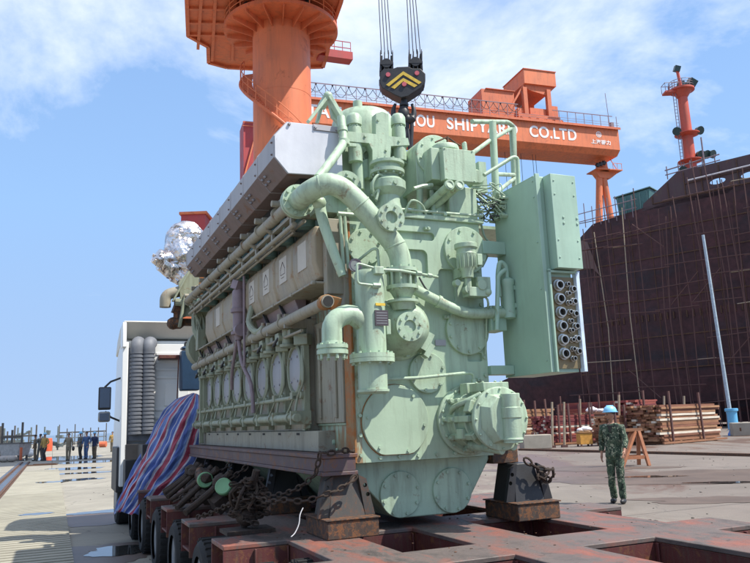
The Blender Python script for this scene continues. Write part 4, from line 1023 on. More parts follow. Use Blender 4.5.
for k in range(110):
    a = rnd.random() * 6.28; pts.append((-.70 + .17 * math.cos(a * 3) * rnd.random(), .72 + .19 * math.sin(a * 2) * rnd.random(), .86 + .34 * (k / 110) + rnd.random() * .06))
chain(EP(*pts), 'chain_heap', 'tangled heap of rusty chain hanging on the turnbuckle', .036, .008, 0, gc)
m = MB(); m.tube([(-.72, .8, .84), (-.64, .66, 1.30)], .032, 10); m.ball((-.70, .75, .93), .085, (1.2, 1, 1.0)); m.ball((-.69, .72, 1.10), .06, (1, 1, 1.3)); m.bb(-.9, -.5, .6, .9, .801, .83)
for k in range(7):
    a = k * .9; m.tube([(-.70 + .12 * math.cos(a), .73 + .12 * math.sin(a), 1.0), (-.70 + .15 * math.cos(a + .5), .73 + .15 * math.sin(a + .5), 1.12), (-.68 + .06 * math.cos(a + 1), .72, 1.22)], .014, 6, smooth=3)
for v in m.bm.verts: v.co = E(*v.co)
tag(m.build('turnbuckle', M['chain'], None, bevel=0), 'rusty lashing turnbuckle standing beside the near left stand', 'turnbuckle')
m = MB()

def roller(px, py, v0, ang, label):
    c = PV(px, py, v0)
    t = thing('capped_roller', label, 'roller', E(c.x, c.y, c.z), YAW + ang, 'rollers with green caps')
    t.rotation_euler = (ang * .6, 0, YAW + ang)
    m = MB(); m.cyl((0, .02, 0), (0, .45, 0), .065, n=20); m.cyl((0, .45, 0), (0, .75, .1), .05, n=14); m.tube([(0, .3, -.07), (0, .9, -.1)], .04, 8); m.build('roller_body', M['rusty'], t, bevel=0)
    m = MB(); m.lathe((0, .02, 0), (0, -1, 0), [(0, .085), (.05, .085), (.06, .075), (.055, .06)], n=26); m.build('green_cap', M['lime'], t, bevel=0)
a_ = roller(224, 487, 2.1, -.55, 'near roller with a light green cap lying on the trailer side')
a_ = roller(205, 480, 2.9, -.1, 'far roller with a light green cap tilted upwards on the trailer side')
m = MB()
for k in range(9):
    y = 2.2 + k * .35; x0_ = -.35 - rnd.random() * .2
    m.tube([(x0_, y, 1.2), (x0_ - .2, y + .1, 1.0), (x0_ - .45, y + rnd.uniform(-.2, .2), .84)], .025 + .015 * rnd.random(), 8, smooth=2)
    m.ball((x0_ - .12, y, 1.12), .07 + .04 * rnd.random(), (1, 1.3, .9), 1); m.box((x0_ - .1, y + .1, .92), (.16, .22, .14), (rnd.random(), rnd.random(), rnd.random()))
for v in m.bm.verts: v.co = E(*v.co)
tag(m.build('lashing_gear', M['chain'], None, bevel=.004, smooth=40), 'dark rusty lashing gear heaped along the side below the left girder', 'lashing gear', kind='stuff')
m = MB(); w_ = [PV(303, 508, -.05), PV(300, 515, -.1), PV(299, 524, -.15), PV(295, 533, -.2), PV(291, 537, -.25)]
m.tube([E(*p) for p in w_], .004, 5, smooth=3); tag(m.build('loose_wire', M['casing'], None, smooth=60, bevel=0), 'thin pale wire dangling by the near left stand', 'wire')

# ------------------------------------------------------------------ truck cab
tk = thing('truck_cab', 'white truck tractor cab in front of the trailer, seen from behind', 'truck', E(0, 7.9), YAW)
def tp(name, mb, mat, parent=None, **k): k.setdefault('bevel', .012); return mb.build(name, mat, parent or tk, off=(0, -7.9, 0), **k)
m = MB(); m.prism([(8.15, .75), (10.1, .75), (10.25, 1.2), (10.1, 1.9), (9.8, 3.05), (9.2, 3.25), (8.15, 3.25)], -1.12, 1.38, 'yz'); body = tp('cab_body', m, M['cabwhite'], bevel=.04)
m = MB(); m.bb(-.62, .95, 8.10, 8.15, 1.7, 3.18)
for z in (2.98, 2.84, 2.70, 2.56, 2.0, 1.85): m.bb(-.58, .9, 8.085, 8.10, z, z + .05)
m.bb(-.42, .0, 8.08, 8.10, 2.08, 2.48); tp('rear_panel', m, M['cabwhite'], body, bevel=.008)
m = MB()   # roof deflector: curved hood whose hollow underside faces the rear
m.prism([(7.95, 3.56), (8.3, 3.62), (9.0, 3.58), (9.6, 3.40), (9.95, 3.12), (8.6, 3.26), (8.25, 3.30), (8.02, 3.52)], -1.13, 1.39, 'yz')
tp('roof_deflector', m, plain('deflector_cream', (.62, .60, .53), .5, 0, .06), body, bevel=.02)
m = MB(); m.bb(-1.16, -1.06, 7.95, 8.2, .75, 3.2); m.prism([(7.9, 3.1), (8.3, 3.1), (8.3, 3.5), (7.95, 3.55)], -1.17, -1.10, 'yz'); tp('side_fairing', m, M['cabwhite'], body, bevel=.015)
m = MB()
for cx_, w in ((-.92, .115), (-.72, .115)):
    z = 1.60
    prof = [(0, w * .9)]
    for k in range(22): prof += [(k * .066 + .01, w), (k * .066 + .045, w), (k * .066 + .05, w * .86), (k * .066 + .063, w * .86)]
    m.lathe((cx_, 7.98, z), (0, 0, 1), prof, n=18)
    m.tube([(cx_, 7.98, 3.02), (cx_, 7.98, 3.12), (cx_ + .02, 8.05, 3.19), (cx_ + .05, 8.15, 3.2)], w, 16, smooth=3)
for v in m.bm.verts: v.co.y = 7.98 + (v.co.y - 7.98) * .8
m.bb(-1.04, -.6, 7.98, 8.12, 1.5, 1.6); m.bb(-1.06, -1.02, 7.98, 8.12, 1.5, 3.1); tp('air_intake', m, plain('intake_grey', (.13, .14, .16), .6), bevel=0, label='grey corrugated twin air intake behind the cab')
m = MB(); m.bb(-1.10, -.3, 7.95, 8.5, 1.0, 1.45); m.bb(-1.2, -1.0, 8.1, 9.2, .65, 1.4); m.bb(-1.1, -.9, 7.6, 8.1, .5, 1.2); tp('cab_underside', m, M['black'])
mr = MB(); mr.tube([(-1.12, 8.6, 2.62), (-1.30, 8.55, 2.55), (-1.40, 8.5, 2.45)], .018, 8); tp('mirror_arm', mr, M['black'], bevel=0); mr = MB(); mr.tube([(-1.12, 8.6, 1.85), (-1.28, 8.55, 1.92), (-1.38, 8.5, 2.02)], .018, 8); arm = tp('mirror_arm', mr, M['black'], bevel=0)
m = MB(); m.box((-1.40, 8.45, 2.25), (.21, .09, .40)); mm = tp('mirror', m, M['black'], arm, bevel=.02)
m = MB(); m.box((-1.40, 8.45, 1.93), (.20, .10, .18)); tp('mirror', m, M['steel'], arm, bevel=.03, label='small silver wide-angle mirror')
m = MB(); m.box((-1.40, 8.394, 1.93), (.16, .01, .13)); tp('mirror_glass', m, M['glassy'], arm, bevel=0)
m = MB(); m.box((-1.40, 8.399, 2.26), (.17, .008, .34)); tp('mirror_glass', m, M['glassy'], arm, bevel=0)
m = MB(); m.bb(-1.0, 1.25, 4.5 + 3.3, 8.2, .7, .9); m.bb(-.4, .7, 6.5 + 1.2, 10, .6, .85); ch = tp('chassis', m, M['black'])
for u in (-.95, 1.2):
    for v in (9.4,):
        mm_ = MB(); mm_.lathe((u - .15, v, .5), (1, 0, 0), [(0, .3), (0, .46), (.04, .5), (.26, .5), (.3, .46), (.3, .3)], n=32); wq = tp('tyre', mm_, M['tyre'], tk, bevel=0)
        mm_ = MB(); mm_.lathe((u - .155, v, .5), (1, 0, 0), [(0, .3), (.31, .3)], n=24); tp('rim', mm_, M['grey'], wq, bevel=0)
m = MB(); m.bb(-.55, .15, 7.85, 8.1, 2.9, 2.96); m.tube([(-.22, 7.85, 2.95), (-.25, 7.85, 1.7)], .012, 6); tp('rear_bar', m, M['deckred'])
# blue tank
tb = thing('blue_tank', 'dark blue metal tank standing behind the white cab', 'tank', E(-.04, 7.72, 1.9), YAW)
m = MB(); m.bb(-.17, .15, -.12, .12, .42, 1.12); m.bb(-.16, .14, -.13, .13, 1.14, 1.19); o = m.build('tank_body', plain('dark_blue_paint', (.018, .045, .09), .4), tb, bevel=.03)
m = MB(); m.bend([(-.1, -.05, 1.18), (-.1, -.05, 1.27), (.08, -.05, 1.27), (.08, -.05, 1.18)], .04, .018); m.build('tank_handle', M['black'], tb, bevel=0)
m = MB(); m.bb(-.2, .2, -.15, .15, -1.1, 0); m.cyl((.0, -.16, .3), (0, -.19, .3), .03, n=10); m.build('tank_fitting', M['black'], tb, bevel=0)
# steel rack under the tank that carries tank and tarpaulin
m = MB(); m.bb(-.9, .6, 6.95, 7.7, .805, 1.45)
for v in m.bm.verts: v.co = E(*v.co)
tag(m.build('equipment_crate', M['black'], None, bevel=.01), 'dark crate on the trailer hidden under the striped tarpaulin', 'crate')

# ------------------------------------------------------------------ tarpaulin
Lf = [PV(192, 394, 7.3), PV(176, 400, 7.3), PV(162, 416, 7.3), PV(149, 440, 7.25), (PV(137, 462, 7.2)), PV(126, 486, 7.15), PV(115, 513, 7.1)]
Rt = [PV(201, 396, 6.45), PV(206, 412, 6.4), PV(205, 428, 6.35), PV(200, 448, 6.3), PV(191, 470, 6.2), PV(170, 494, 6.1), PV(150, 519, 6.0)]
def along(P, t):
    t *= len(P) - 1; i = min(int(t), len(P) - 2); f = t - i
    a = P[max(i - 1, 0)]; b = P[i]; c = P[i + 1]; e = P[min(i + 2, len(P) - 1)]
    return 0.5 * ((2 * b) + (c - a) * f + (2 * a - 5 * b + 4 * c - e) * f * f + (3 * b - a - 3 * c + e) * f ** 3)
m = MB(); NS, NTt = 130, 90; grid = []
uvl = []
for j in range(NTt + 1):
    t = j / NTt; a = along(Lf, t); b = along(Rt, t); row = []
    for i in range(NS + 1):
        s = i / NS; p = a.lerp(b, s)
        nrm = Vector((-.45, -.85, .25))
        fold = math.sin(s * 17 + 1.5 * math.sin(t * 3 + s * 2) + t * 1.5) * .5 + .5 * math.sin(s * 31 + t * 4.0) * .5
        fold += 1.1 * mnoise.noise(Vector((s * 5, t * 5, 2))) + .8 * mnoise.noise(Vector((s * 10 + t * 4, t * 12, 8))) + .5 * mnoise.noise(Vector((s * 16, t * 9, 5)))
        fold += 1.3 * abs(mnoise.noise(Vector((s * 7 + t * 2, t * 6, 12)))) + .9 * abs(mnoise.noise(Vector((s * 15, t * 9 + s * 5, 21))))
        q = p + nrm * (math.sin(math.pi * s) * .34 * min(1, t * 2 + .3) + .055 * fold * (0.35 + t))
        if j == NTt: q.z += .0
        q.z += .05 * t * t * mnoise.noise(Vector((s * 7, 9, 1)))
        row.append(m.bm.verts.new(E(*q)))
    grid.append(row)
uvlay = m.bm.loops.layers.uv.new('UVMap')
for j in range(NTt):
    for i in range(NS):
        f = m._f([grid[j][i], grid[j][i + 1], grid[j + 1][i + 1], grid[j + 1][i]])
        for lp, (a, b) in zip(f.loops, ((i, j), (i + 1, j), (i + 1, j + 1), (i, j + 1))): lp[uvlay].uv = (a / NS, b / NTt)
def tarpmat():
    t = NT('striped_tarpaulin'); sx = t.n('ShaderNodeSeparateXYZ'); t.l(t.tc.outputs['UV'], sx.inputs[0])
    a = t.n('ShaderNodeMath', operation='MULTIPLY'); t.l(sx.outputs[0], a.inputs[0]); a.inputs[1].default_value = 2.15
    f = t.n('ShaderNodeMath', operation='FRACT'); t.l(a.outputs[0], f.inputs[0])
    blue = (.055, .10, .31); wh = (.42, .42, .50); red = (.31, .035, .07); lb = (.12, .20, .42)
    c = t.ramp(f.outputs[0], [(0, blue), (.13, wh), (.17, blue), (.30, wh), (.36, red), (.52, wh), (.57, blue), (.72, lb), (.78, wh), (.82, red), (.94, wh)], 'CONSTANT')
    w = t.noise(t.mapped(coord='Object'), 5, 5); c = t.mix(1.0, c, t.ramp(w, [(.3, .8), (.7, 1.15)]), 'MULTIPLY')
    t.bump(t.noise(t.mapped(), 11, 6, .7, 1.5), .8, .03)
    return t.out(c, .42)
tp_o = m.build('striped_tarpaulin', tarpmat(), None, smooth=180, bevel=0)
mo = tp_o.modifiers.new('solid', 'SOLIDIFY'); mo.thickness = .004
tag(tp_o, 'red, white and blue striped tarpaulin draped beside the truck cab', 'tarpaulin')
m = MB()


# ------------------------------------------------------------------ tower crane with the thick orange column
CY = 45.0; CX = -5.57; CR = 1.88
jc = thing('tower_crane', 'orange tower crane with a thick round column, ring platform and spiral stair', 'crane', (CX, CY, 0))
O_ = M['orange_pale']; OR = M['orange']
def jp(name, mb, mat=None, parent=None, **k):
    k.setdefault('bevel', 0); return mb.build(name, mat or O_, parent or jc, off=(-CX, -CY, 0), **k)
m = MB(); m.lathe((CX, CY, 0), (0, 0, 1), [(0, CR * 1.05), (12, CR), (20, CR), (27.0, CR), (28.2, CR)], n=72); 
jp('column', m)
m = MB()
for z in (9, 15, 22.5): m.lathe((CX, CY, z), (0, 0, 1), [(0, CR + .012), (.06, CR + .012)], n=72)
jp('weld_seam', m)
PZ = 27.2
m = MB(); m.lathe((CX, CY, PZ), (0, 0, 1), [(0, CR), (0, 3.70), (-.0, 3.74), (.25, 3.74), (.25, 3.70), (.08, 3.70), (.08, CR)], n=72, cap=False)
for k in range(18):
    a = k * math.pi / 9; c, s = math.cos(a), math.sin(a)
    m.loft([[Vector((CX + c * q - s * w, CY + s * q + c * w, z)) for q, z in ((CR - .05, PZ - .55), (3.6, PZ - .18), (3.6, PZ), (CR - .05, PZ))] for w in (-.03, .03)])
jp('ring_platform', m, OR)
def ringrail(r, z, n, h, mb, a0=0, a1=6.2832, cx=CX, cy=CY, w=.035):
    for k in range(n + 1):
        a = a0 + (a1 - a0) * k / n; mb.cyl((cx + r * math.cos(a), cy + r * math.sin(a), z), (cx + r * math.cos(a), cy + r * math.sin(a), z + h), w, n=6)
    for hh in (h * .35, h * .68, h):
        mb.tube([(cx + r * math.cos(a0 + (a1 - a0) * k / 72), cy + r * math.sin(a0 + (a1 - a0) * k / 72), z + hh) for k in range(73)], w * .8, 6)
m = MB(); ringrail(3.68, PZ + .2, 20, 1.1, m); jp('platform_railing', m)
m = MB(); m.lathe((CX, CY, PZ + 1.0), (0, 0, 1), [(0, CR), (.1, 2.6), (1.0, 2.6), (1.1, 3.0), (2.0, 3.0)], n=48); jp('slewing_ring', m, M['crimson'])
m = MB()
for k in range(16):
    a = k * math.pi / 8; m.box((CX + 2.75 * math.cos(a), CY + 2.75 * math.sin(a), PZ + .7), (.3, .3, .8), (0, 0, a))
jp('slewing_motor', m, M['black'])
# slewing machinery house: footprint read off its underside
HZ = PZ + 1.2
poly = [atz(x, y, HZ) for x, y in ((188, 34), (208, 45), (208.5, 61), (227, 66), (253, 67.5), (323, 65.5), (327, 52), (334, 20), (341, 0), (350, -40), (300, -60), (200, -45), (186, -20))]
m = MB(); m.loft([[Vector((p.x, p.y, HZ)) for p in poly], [Vector((p.x, p.y, HZ + 4.2)) for p in poly]])
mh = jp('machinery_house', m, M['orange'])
m = MB(); c_ = sum(poly, Vector()) / len(poly)
for i in range(len(poly)):
    a, b = poly[i], poly[(i + 1) % len(poly)]
    m.beam(Vector((a.x, a.y, HZ - .1)), Vector((b.x, b.y, HZ - .1)), .25, .2)
for y in (8, 22, 34):
    a = atz(189, y, HZ - .05); b = atz(330, y + 2, HZ - .05); m.beam(a, b, .18, .22)
for x in (198, 212, 232): 
    a = atz(x, 48 if x < 205 else 60, HZ - .05); b = atz(x + 4, -15, HZ - .05); m.beam(a, b, .2, .25)
jp('floor_beam', m, M['orange'], mh)
m = MB()
for a, b in zip(poly[:-1], poly[1:]):
    L = (b - a).length; n = max(1, int(L / 1.6))
    for k in range(n):
        p = a.lerp(b, k / n); m.bb(p.x - .04, p.x + .04, p.y - .04, p.y + .04, HZ + .3, HZ + 4)
    m.beam(Vector((a.x, a.y, HZ + 1.2)), Vector((b.x, b.y, HZ + 1.2)), .1); m.beam(Vector((a.x, a.y, HZ + 2.4)), Vector((b.x, b.y, HZ + 2.4)), .1)
jp('house_frame', m, M['orange'], mh)
m = MB(); a = atz(318, 54, HZ + .1); b = atz(351, 58.5, HZ + .1); m.beam(a, b, .9, .6)
for k in range(5):
    p = a.lerp(b, k / 4); m.cyl(p + Vector((0, 0, .2)), p + Vector((0, 0, 1.3)), .03, n=6)
m.beam(a + Vector((0, 0, 1.3)), b + Vector((0, 0, 1.3)), .05); m.beam(a + Vector((0, 0, .8)), b + Vector((0, 0, .8)), .05)
jp('service_gangway', m, M['crimson'])
# spiral stair
m = MB(); m2 = MB(); z0, z1, a0, a1 = 24.6, 18.0, R(165), R(322); N = 42; ri, ro = CR + .05, CR + .80; pr = []; pl_ = []
for k in range(N):
    f = k / N; a = a0 + (a1 - a0) * f; z = z0 + (z1 - z0) * f; da = (a1 - a0) / N * .9
    m.loft([[Vector((CX + q * math.cos(b), CY + q * math.sin(b), z + dz)) for q, b in ((ri, a), (ro, a), (ro, a + da), (ri, a + da))] for dz in (-.05, 0)])
    pr.append((CX + ro * math.cos(a), CY + ro * math.sin(a), z + 1.05)); pl_.append((CX + ro * math.cos(a), CY + ro * math.sin(a), z - .1))
    if k % 4 == 0: m2.cyl(pl_[-1], pr[-1], .03, n=6)
m.tube(pl_, .11, 8); jp('spiral_stair', m, OR)
m2.tube(pr, .035, 6); m2.tube([(x, y, z - .5) for x, y, z in pr], .025, 6); jp('stair_railing', m2)
# portal parts to the left of the column
m = MB(); a = aty(182, 214, 45); m.bb(-11.8, -10.3, 44, 47, 12.4, 14.7); pb = jp('portal_house', m, M['crimson']); m = MB(); m.bb(-11.9, -10.2, 43.9, 47.1, 14.7, 14.86); jp('house_roof', m, O_, pb)
m = MB(); m.loft([[Vector(p) for p in ((-12.0, 44.2, 0), (-10.0, 44.2, 0), (-10.0, 46.8, 0), (-12.0, 46.8, 0))], [Vector(p) for p in ((-11.75, 44.3, 12.39), (-10.4, 44.3, 12.39), (-10.4, 46.6, 12.39), (-11.75, 46.6, 12.39))]]); m.bb(-11.2, -6, 44.8, 46, 10.2, 11.8)
jp('portal_leg', m, O_)
# ------------------------------------------------------------------ gantry crane far behind
GA = Vector((-10.43, 129.12, 0)); GB = Vector((53.28, 150, 0)); gd = (GB - GA).normalized(); gn = Vector((-gd.y, gd.x, 0)); GZ = 61.47
gang = math.atan2(gd.y, gd.x); GL0 = (GB - GA).length
gc_ = thing('gantry_crane', 'orange gantry crane whose long girder carries white shipyard lettering', 'gantry crane', (GB.x, GB.y, 0), gang)
# local frame: x along the girder (right end = 0), y away from the viewer, z up
def gp(name, mb, mat=None, parent=None, **k):
    k.setdefault('bevel', 0); return mb.build(name, mat or O_, parent or gc_, **k)
def GX(x, y=None):   # distance along the girder for a pixel column near the top edge
    best = None
    for i in range(0, 1100):
        s = -110 + i * .12; p = GB + gd * s + Vector((0, 0, GZ)) - EYE
        px = 375 + F * p.dot(rt) / p.dot(fw)
        if best is None or abs(px - x) < best[0]: best = (abs(px - x), s)
    return best[1]
GH = 4.75
LX = GX(262)
m = MB(); m.loft([[Vector((x, y, z)) for y, z in ((0, GZ), (0, GZ - GH), (1.2, GZ - GH - 1.0), (7.2, GZ - GH - 1.0), (8.2, GZ - GH), (8.2, GZ))] for x in (LX, 0)])
gd_ = gp('girder', m)
m = MB(); m.bb(LX, .25, -.5, 8.6, GZ, GZ + .16); m.bb(LX, .25, -.55, -.45, GZ - .35, GZ + .1)
for k in range(int(-LX / .7)): m.bb(LX + k * .7, LX + k * .7 + .12, -.5, 0, GZ - .3, GZ)
gp('walkway', m, M['orange'], gd_)
m = MB()
for k in range(53):
    x = -104.5 + k * 2.0
    if x > LX and (x < -24 or x > -16): m.bb(x - .05, x + .05, -.45, -.35, GZ, GZ + (3.0 if x < -24 else 2.6))
m.bb(LX, -24, -.48, -.32, GZ + 2.95, GZ + 3.1); m.bb(-16, -1.5, -.48, -.32, GZ + 2.5, GZ + 2.62)
for h in (.6, 1.1): m.bb(LX, 0, -.42, -.38, GZ + h, GZ + h + .06)
gp('walkway_railing', m, M['purple'], gd_)
m = MB(); x = LX + .5
while x < -25:
    for q, dd in ((0, 2.2), (1.6, 1.5)):
        m.tube([(x + q + 3.2 * t, -.25, GZ + 2.9 - dd * 4 * t * (1 - t)) for t in [i / 10 for i in range(11)]], .06, 5)
    m.box((x, -.25, GZ + 2.95), (.3, .2, .25)); x += 3.2
gp('festoon_cable', m, M['rope'], gd_)
WH = plain('lettering_white', (.80, .78, .76), .6, 0, .06, .3)
Mrot = Matrix(((1, 0, 0, 0), (0, 0, -1, 0), (0, 1, 0, 0), (0, 0, 0, 1)))
def gtext(s, x0px, x1px, size, zc, name='lettering'):
    xa, xb = GX(x0px), GX(x1px)
    o = text(name, s, size, WH, gd_, Matrix.Identity(4), .02, 1.08, size * .022)
    xs = [v.co.x for v in o.data.vertices]; ys = [v.co.y for v in o.data.vertices]; w = max(xs) - min(xs); mx = min(xs); my = (min(ys) + max(ys)) / 2
    for v in o.data.vertices:
        X = xa + (v.co.x - mx) * (xb - xa) / w; Z = zc + (v.co.y - my); v.co = Vector((X, -.03 - v.co.z, Z))
    return o
zc = GZ - 2.35
gtext('TAN', 307, 341, 3.35, zc); gtext('N', 386.8, 394.6, 3.35, zc); gtext('ZHOU', 397.5, 434, 3.35, zc); gtext('SHIPYARD', 446, 516.5, 3.35, zc); gtext('CO.LTD', 528.5, 575.5, 3.35, zc)
gtext('\u4e0a\u6d77\u632f\u529b', 589.5, 609, 1.05, GZ - 3.35, 'maker_lettering')
xl = (GX(594) + GX(602)) / 2
m = MB(); m.lathe((xl, -.0, GZ - 1.65), (0, -1, 0), [(0, .66), (.03, .66)], n=32); lg = gp('round_emblem', m, WH, gd_)
m = MB(); m.lathe((xl, -.03, GZ - 1.65), (0, -1, 0), [(0, .50), (.02, .50), (.02, .42), (0, .42)], n=32, cap=False); m.bb(xl - .28, xl + .28, -.05, -.03, GZ - 1.42, GZ - 1.34); m.bb(xl - .28, xl - .2, -.05, -.03, GZ - 1.95, GZ - 1.36); m.bb(xl + .2, xl + .28, -.05, -.03, GZ - 1.95, GZ - 1.36); m.bb(xl - .04, xl + .04, -.05, -.03, GZ - 1.95, GZ - 1.36)
gp('emblem_mark', m, M['orange'], lg)
# trolley
x0_, x1_ = GX(506) , GX(556)
def loc(px, py, yy):   # pixel -> local (x, z) on a plane yy behind the girder face
    d = ray(px, py); org = GB + gn * yy; t = ((org - EYE).dot(gn)) / d.dot(gn); p = EYE + d * t - GB; return p.dot(gd), p.z
def lp(yy, *pts): return [loc(x, y, yy) for x, y in pts]
tr = MB()
A = lp(.5, (523.5, 69), (555, 72.5), (556, 86.5), (545, 95), (524, 87))
(xa, za), (xb, zb) = A[0], A[1]; zb_ = A[2][1]
tr.bb(xa, xb, .5, 9.5, zb_, zb); trh = gp('trolley_house', tr)
m = MB(); m.bb(xa - .15, xb + .15, .35, 9.65, zb, zb + .15); gp('house_roof', m, M['orange'], trh)
m = MB(); m.prism([(xa, zb_), (xb, zb_), (xb - 2.2, zb_ - 2.0), (xa + 1.2, zb_ - 1.2)], 1.0, 9); 
for x in (xa - .4, xa + 5.2): m.bb(x, x + .9, .6, 1.5, GZ + 1.2, zb_ - .8); m.bb(x, x + .9, 7.5, 8.4, GZ + 1.2, zb_)
m.bb(xa - 2.2, xb + .1, .2, 9, GZ + .45, GZ + 1.5); m.bb(xa + 1.2, xa + 4.8, 1.2, 7, GZ + 1.5, GZ + 3.4); m.bb(xa - 1.8, xa - .3, 1.0, 7, GZ + 1.5, GZ + 3.0); m.bb(xb - 1.6, xb + .2, 1, 5, GZ + 1.5, GZ + 4.2)
for k in range(6): m.cyl((xa - 1.6 + k * 1.9, .2, GZ + .45), (xa - 1.6 + k * 1.9, .6, GZ + .45), .4, n=14)
for i in range(4): m.tube([(xa + 1 + i * 1.4, .4, GZ + 1.6), (xa + 1.8 + i * 1.4, .3, GZ + .9), (xa + 2.4 + i * 1.4, .4, GZ + 1.7)], .07, 5, smooth=3)
gp('trolley_carriage', m, M['orange'], trh)
m = MB(); B = lp(1.5, (482, 100), (495.5, 90), (507, 91), (508, 117)); xq, zq = B[1]; m.loft([[Vector((x, y, z)) for x, z in ((B[0][0] + .0, GZ + .3), (xq + 4.2, GZ + .3), (xq + 4.2, zq), (B[0][0], zq))] for y in (1.5, 8)]); m.box((xq + 1, 4.7, zq + .1), (6.6, 7, .15)); gp('winch_house', m, M['orange'], trh)
m = MB(); m.beam((xq + 1.5, 1.2, GZ + .6), (xa + .2, 1.2, zb_), .35)
for h in (1.3, 1.9): m.bb(xq - 2, xa - 1, .2, .28, GZ + h, GZ + h + .07)
gp('trolley_brace', m, M['orange'], trh)
# rigid leg with round head, platform and A shaped shafts at the right end
m = MB(); h0 = loc(600.5, 150, 4)[0]; zpl = loc(602, 172, 4)[1]
zt = GZ - GH - 1.0
m.lathe((h0, 4.2, zpl), (0, 0, 1), [(0, 1.5), (1.2, 1.25), (zt - zpl - .5, 1.2), (zt - zpl, 1.9)], n=20)
leg = gp('leg_head', m, O_)
m = MB(); m.bb(h0 - 2.6, h0 + 3.8, 2.2, 6.2, zpl, zpl + .2); m.prism([(h0 - 1.2, zpl - 1.5), (h0 + 1.5, zpl - 1.5), (h0 + 3.6, zpl), (h0 - 2.4, zpl)], 3.4, 5.0)
for x in (h0 + 1.5, h0 + 2.6, h0 + 3.7): m.cyl((x, 2.3, zpl), (x, 2.3, zpl + 1.6), .05, n=6)
m.bb(h0 + 1.4, h0 + 3.8, 2.25, 2.33, zpl + 1.5, zpl + 1.6); m.beam((h0 + 1.0, 3, zpl + 3.5), (h0 + 3.0, 3, zpl + .3), .12); gp('leg_platform', m, O_, leg)
m = MB()
for i in range(3): m.box((h0 - 2.4 + i * .8, 2.2, zpl + .8 + i * .3), (.7, .7, .7), (.3, .4, .2)); 
gp('floodlight', m, M['black'], leg)
def shaft(pt, pb, nm):
    x0, z0 = loc(*pt, 4); x1, z1 = loc(*pb, 4); k = (0 - z0) / (z1 - z0); mm = MB()
    mm.cyl((x0, 4.2, z0), (x0 + (x1 - x0) * k, 4.2, 0), .72, .8, n=18); gp(nm, mm, O_, leg)
shaft((600, 172), (599.5, 240), 'leg_shaft'); shaft((603, 172), (615, 240), 'leg_shaft')
m = MB(); m.bb(h0 - 6, h0 + 14, 2.5, 6, 0, 3.5); gp('leg_bogie', m, M['orange'], leg)
m = MB(); xl_ = loc(243.5, 140, 2)[0]; m.bb(xl_, xl_ + 6.5, 2, 7, 0, GZ - GH); m.bb(xl_ - .15, xl_ + 1.2, 1.8, 7.2, GZ - 17, GZ - 16.6); gp('wide_leg', m, M['crimson'])
m = MB()
for h in (.9, 1.6): m.bb(xl_ - .2, xl_ + 2.5, 1.6, 1.7, GZ - GH + h - 2, GZ - GH + h - 1.9)
m.beam((xl_ - .3, 1.7, GZ - 17), (xl_ + 2, 1.7, GZ - 8), .25); gp('leg_ladder', m, O_)
m = MB(); m.cyl((-1.2, 1, GZ), (-1.6, 1, GZ + 8.5), .06, n=6); m.box((-1.0, .6, GZ + .9), (.7, .5, 1.4)); gp('lightning_rod', m, M['purple'], gd_)
m = MB()
for px in (504, 512, 524, 528, 540, 543): x = GX(px); m.cyl((x, 4, GZ - GH - 1), (x, 4, GZ - 30), .05, n=5)
gp('hoist_rope', m, M['rope'], trh)

# ------------------------------------------------------------------ mast crane tower with floodlights behind the ship
mt = aty(684, 95, 100); mb2 = aty(692, 168, 100); HX = mt.x; k_ = 0
ms = thing('floodlight_tower', 'tall red-orange tapering tower with floodlight platforms behind the ship', 'light tower', (45.25, 100, 0))
def mp_(name, mb, mat=None, parent=None, **k): return mb.build(name, mat or M['crane_'] if False else (mat or O_), parent or ms, **k)
tw = paint('tower_red', (.55, .09, .05), .5, .3, .1, .3)
m = MB(); m.lathe((0, 0, 0), (0, 0, 1), [(0, 1.15), (35, .80), (42, .72), (46.4, .66)], n=28); mp_('tower_shaft', m, tw)
m = MB(); m.lathe((0, 0, 45.9), (0, 0, 1), [(0, .7), (.9, 1.3), (1.0, 1.75), (1.25, 1.75)], n=24); m.bb(-2.6, 0, -.7, .7, 46.6, 46.85); mp_('top_platform', m, tw)
m = MB(); ringrail(1.7, 47.1, 10, 1.1, m, cx=0, cy=0, w=.05)
for y in (-.7, .7):
    m.tube([(-2.6, y, 46.9), (-2.6, y, 48), (-.5, y, 48)], .05, 6)
    m.tube([(-1.6, y, 46.9), (-1.6, y, 48)], .05, 6)
m.tube([(-2.6, -.7, 48), (-2.6, .7, 48)], .05, 6); mp_('top_railing', m, M['purple'])
m = MB(); m.cyl((0, 0, 47), (-.3, 0, 50.5), .22, n=10); mp_('antenna_post', m, tw)
fl = MB(); fl.box((-.3, 0, 50.4), (.8, .8, .8), (.2, .3, 0)); fl.box((1.3, -.6, 47.9), (1.1, 1.2, 1.0), (.4, .5, .2)); fl.box((.5, .9, 48.2), (1, 1, .9), (.2, .3, .8))
for z, xs in ((40.8, (-1.7, 1.5)), (37.2, (2.0, 2.8, 1.2)), (35.0, (-1.5, 1.6)), (34.2, (1.9,))):
    for x in xs: fl.cyl((x * .92, -.2, z), (x * 1.05, -.9, z - .3), .42, .62, n=12)
mp_('floodlight', fl, plain('floodlight_green_black', (.03, .06, .055), .4))
for z in (40.0, 36.0, 33.6):
    m = MB(); m.lathe((0, 0, z), (0, 0, 1), [(0, .8), (.25, 1.7), (.35, 1.7)], n=20); mp_('lamp_bracket', m, tw)
m = MB()
for x in (-1.45, -1.05): m.cyl((x, -.3, 26), (x, -.3, 46.5), .05, n=6)
for k in range(40): m.cyl((-1.45, -.3, 26 + k * .5), (-1.05, -.3, 26 + k * .5), .035, n=5)
mp_('ladder', m, M['purple'])

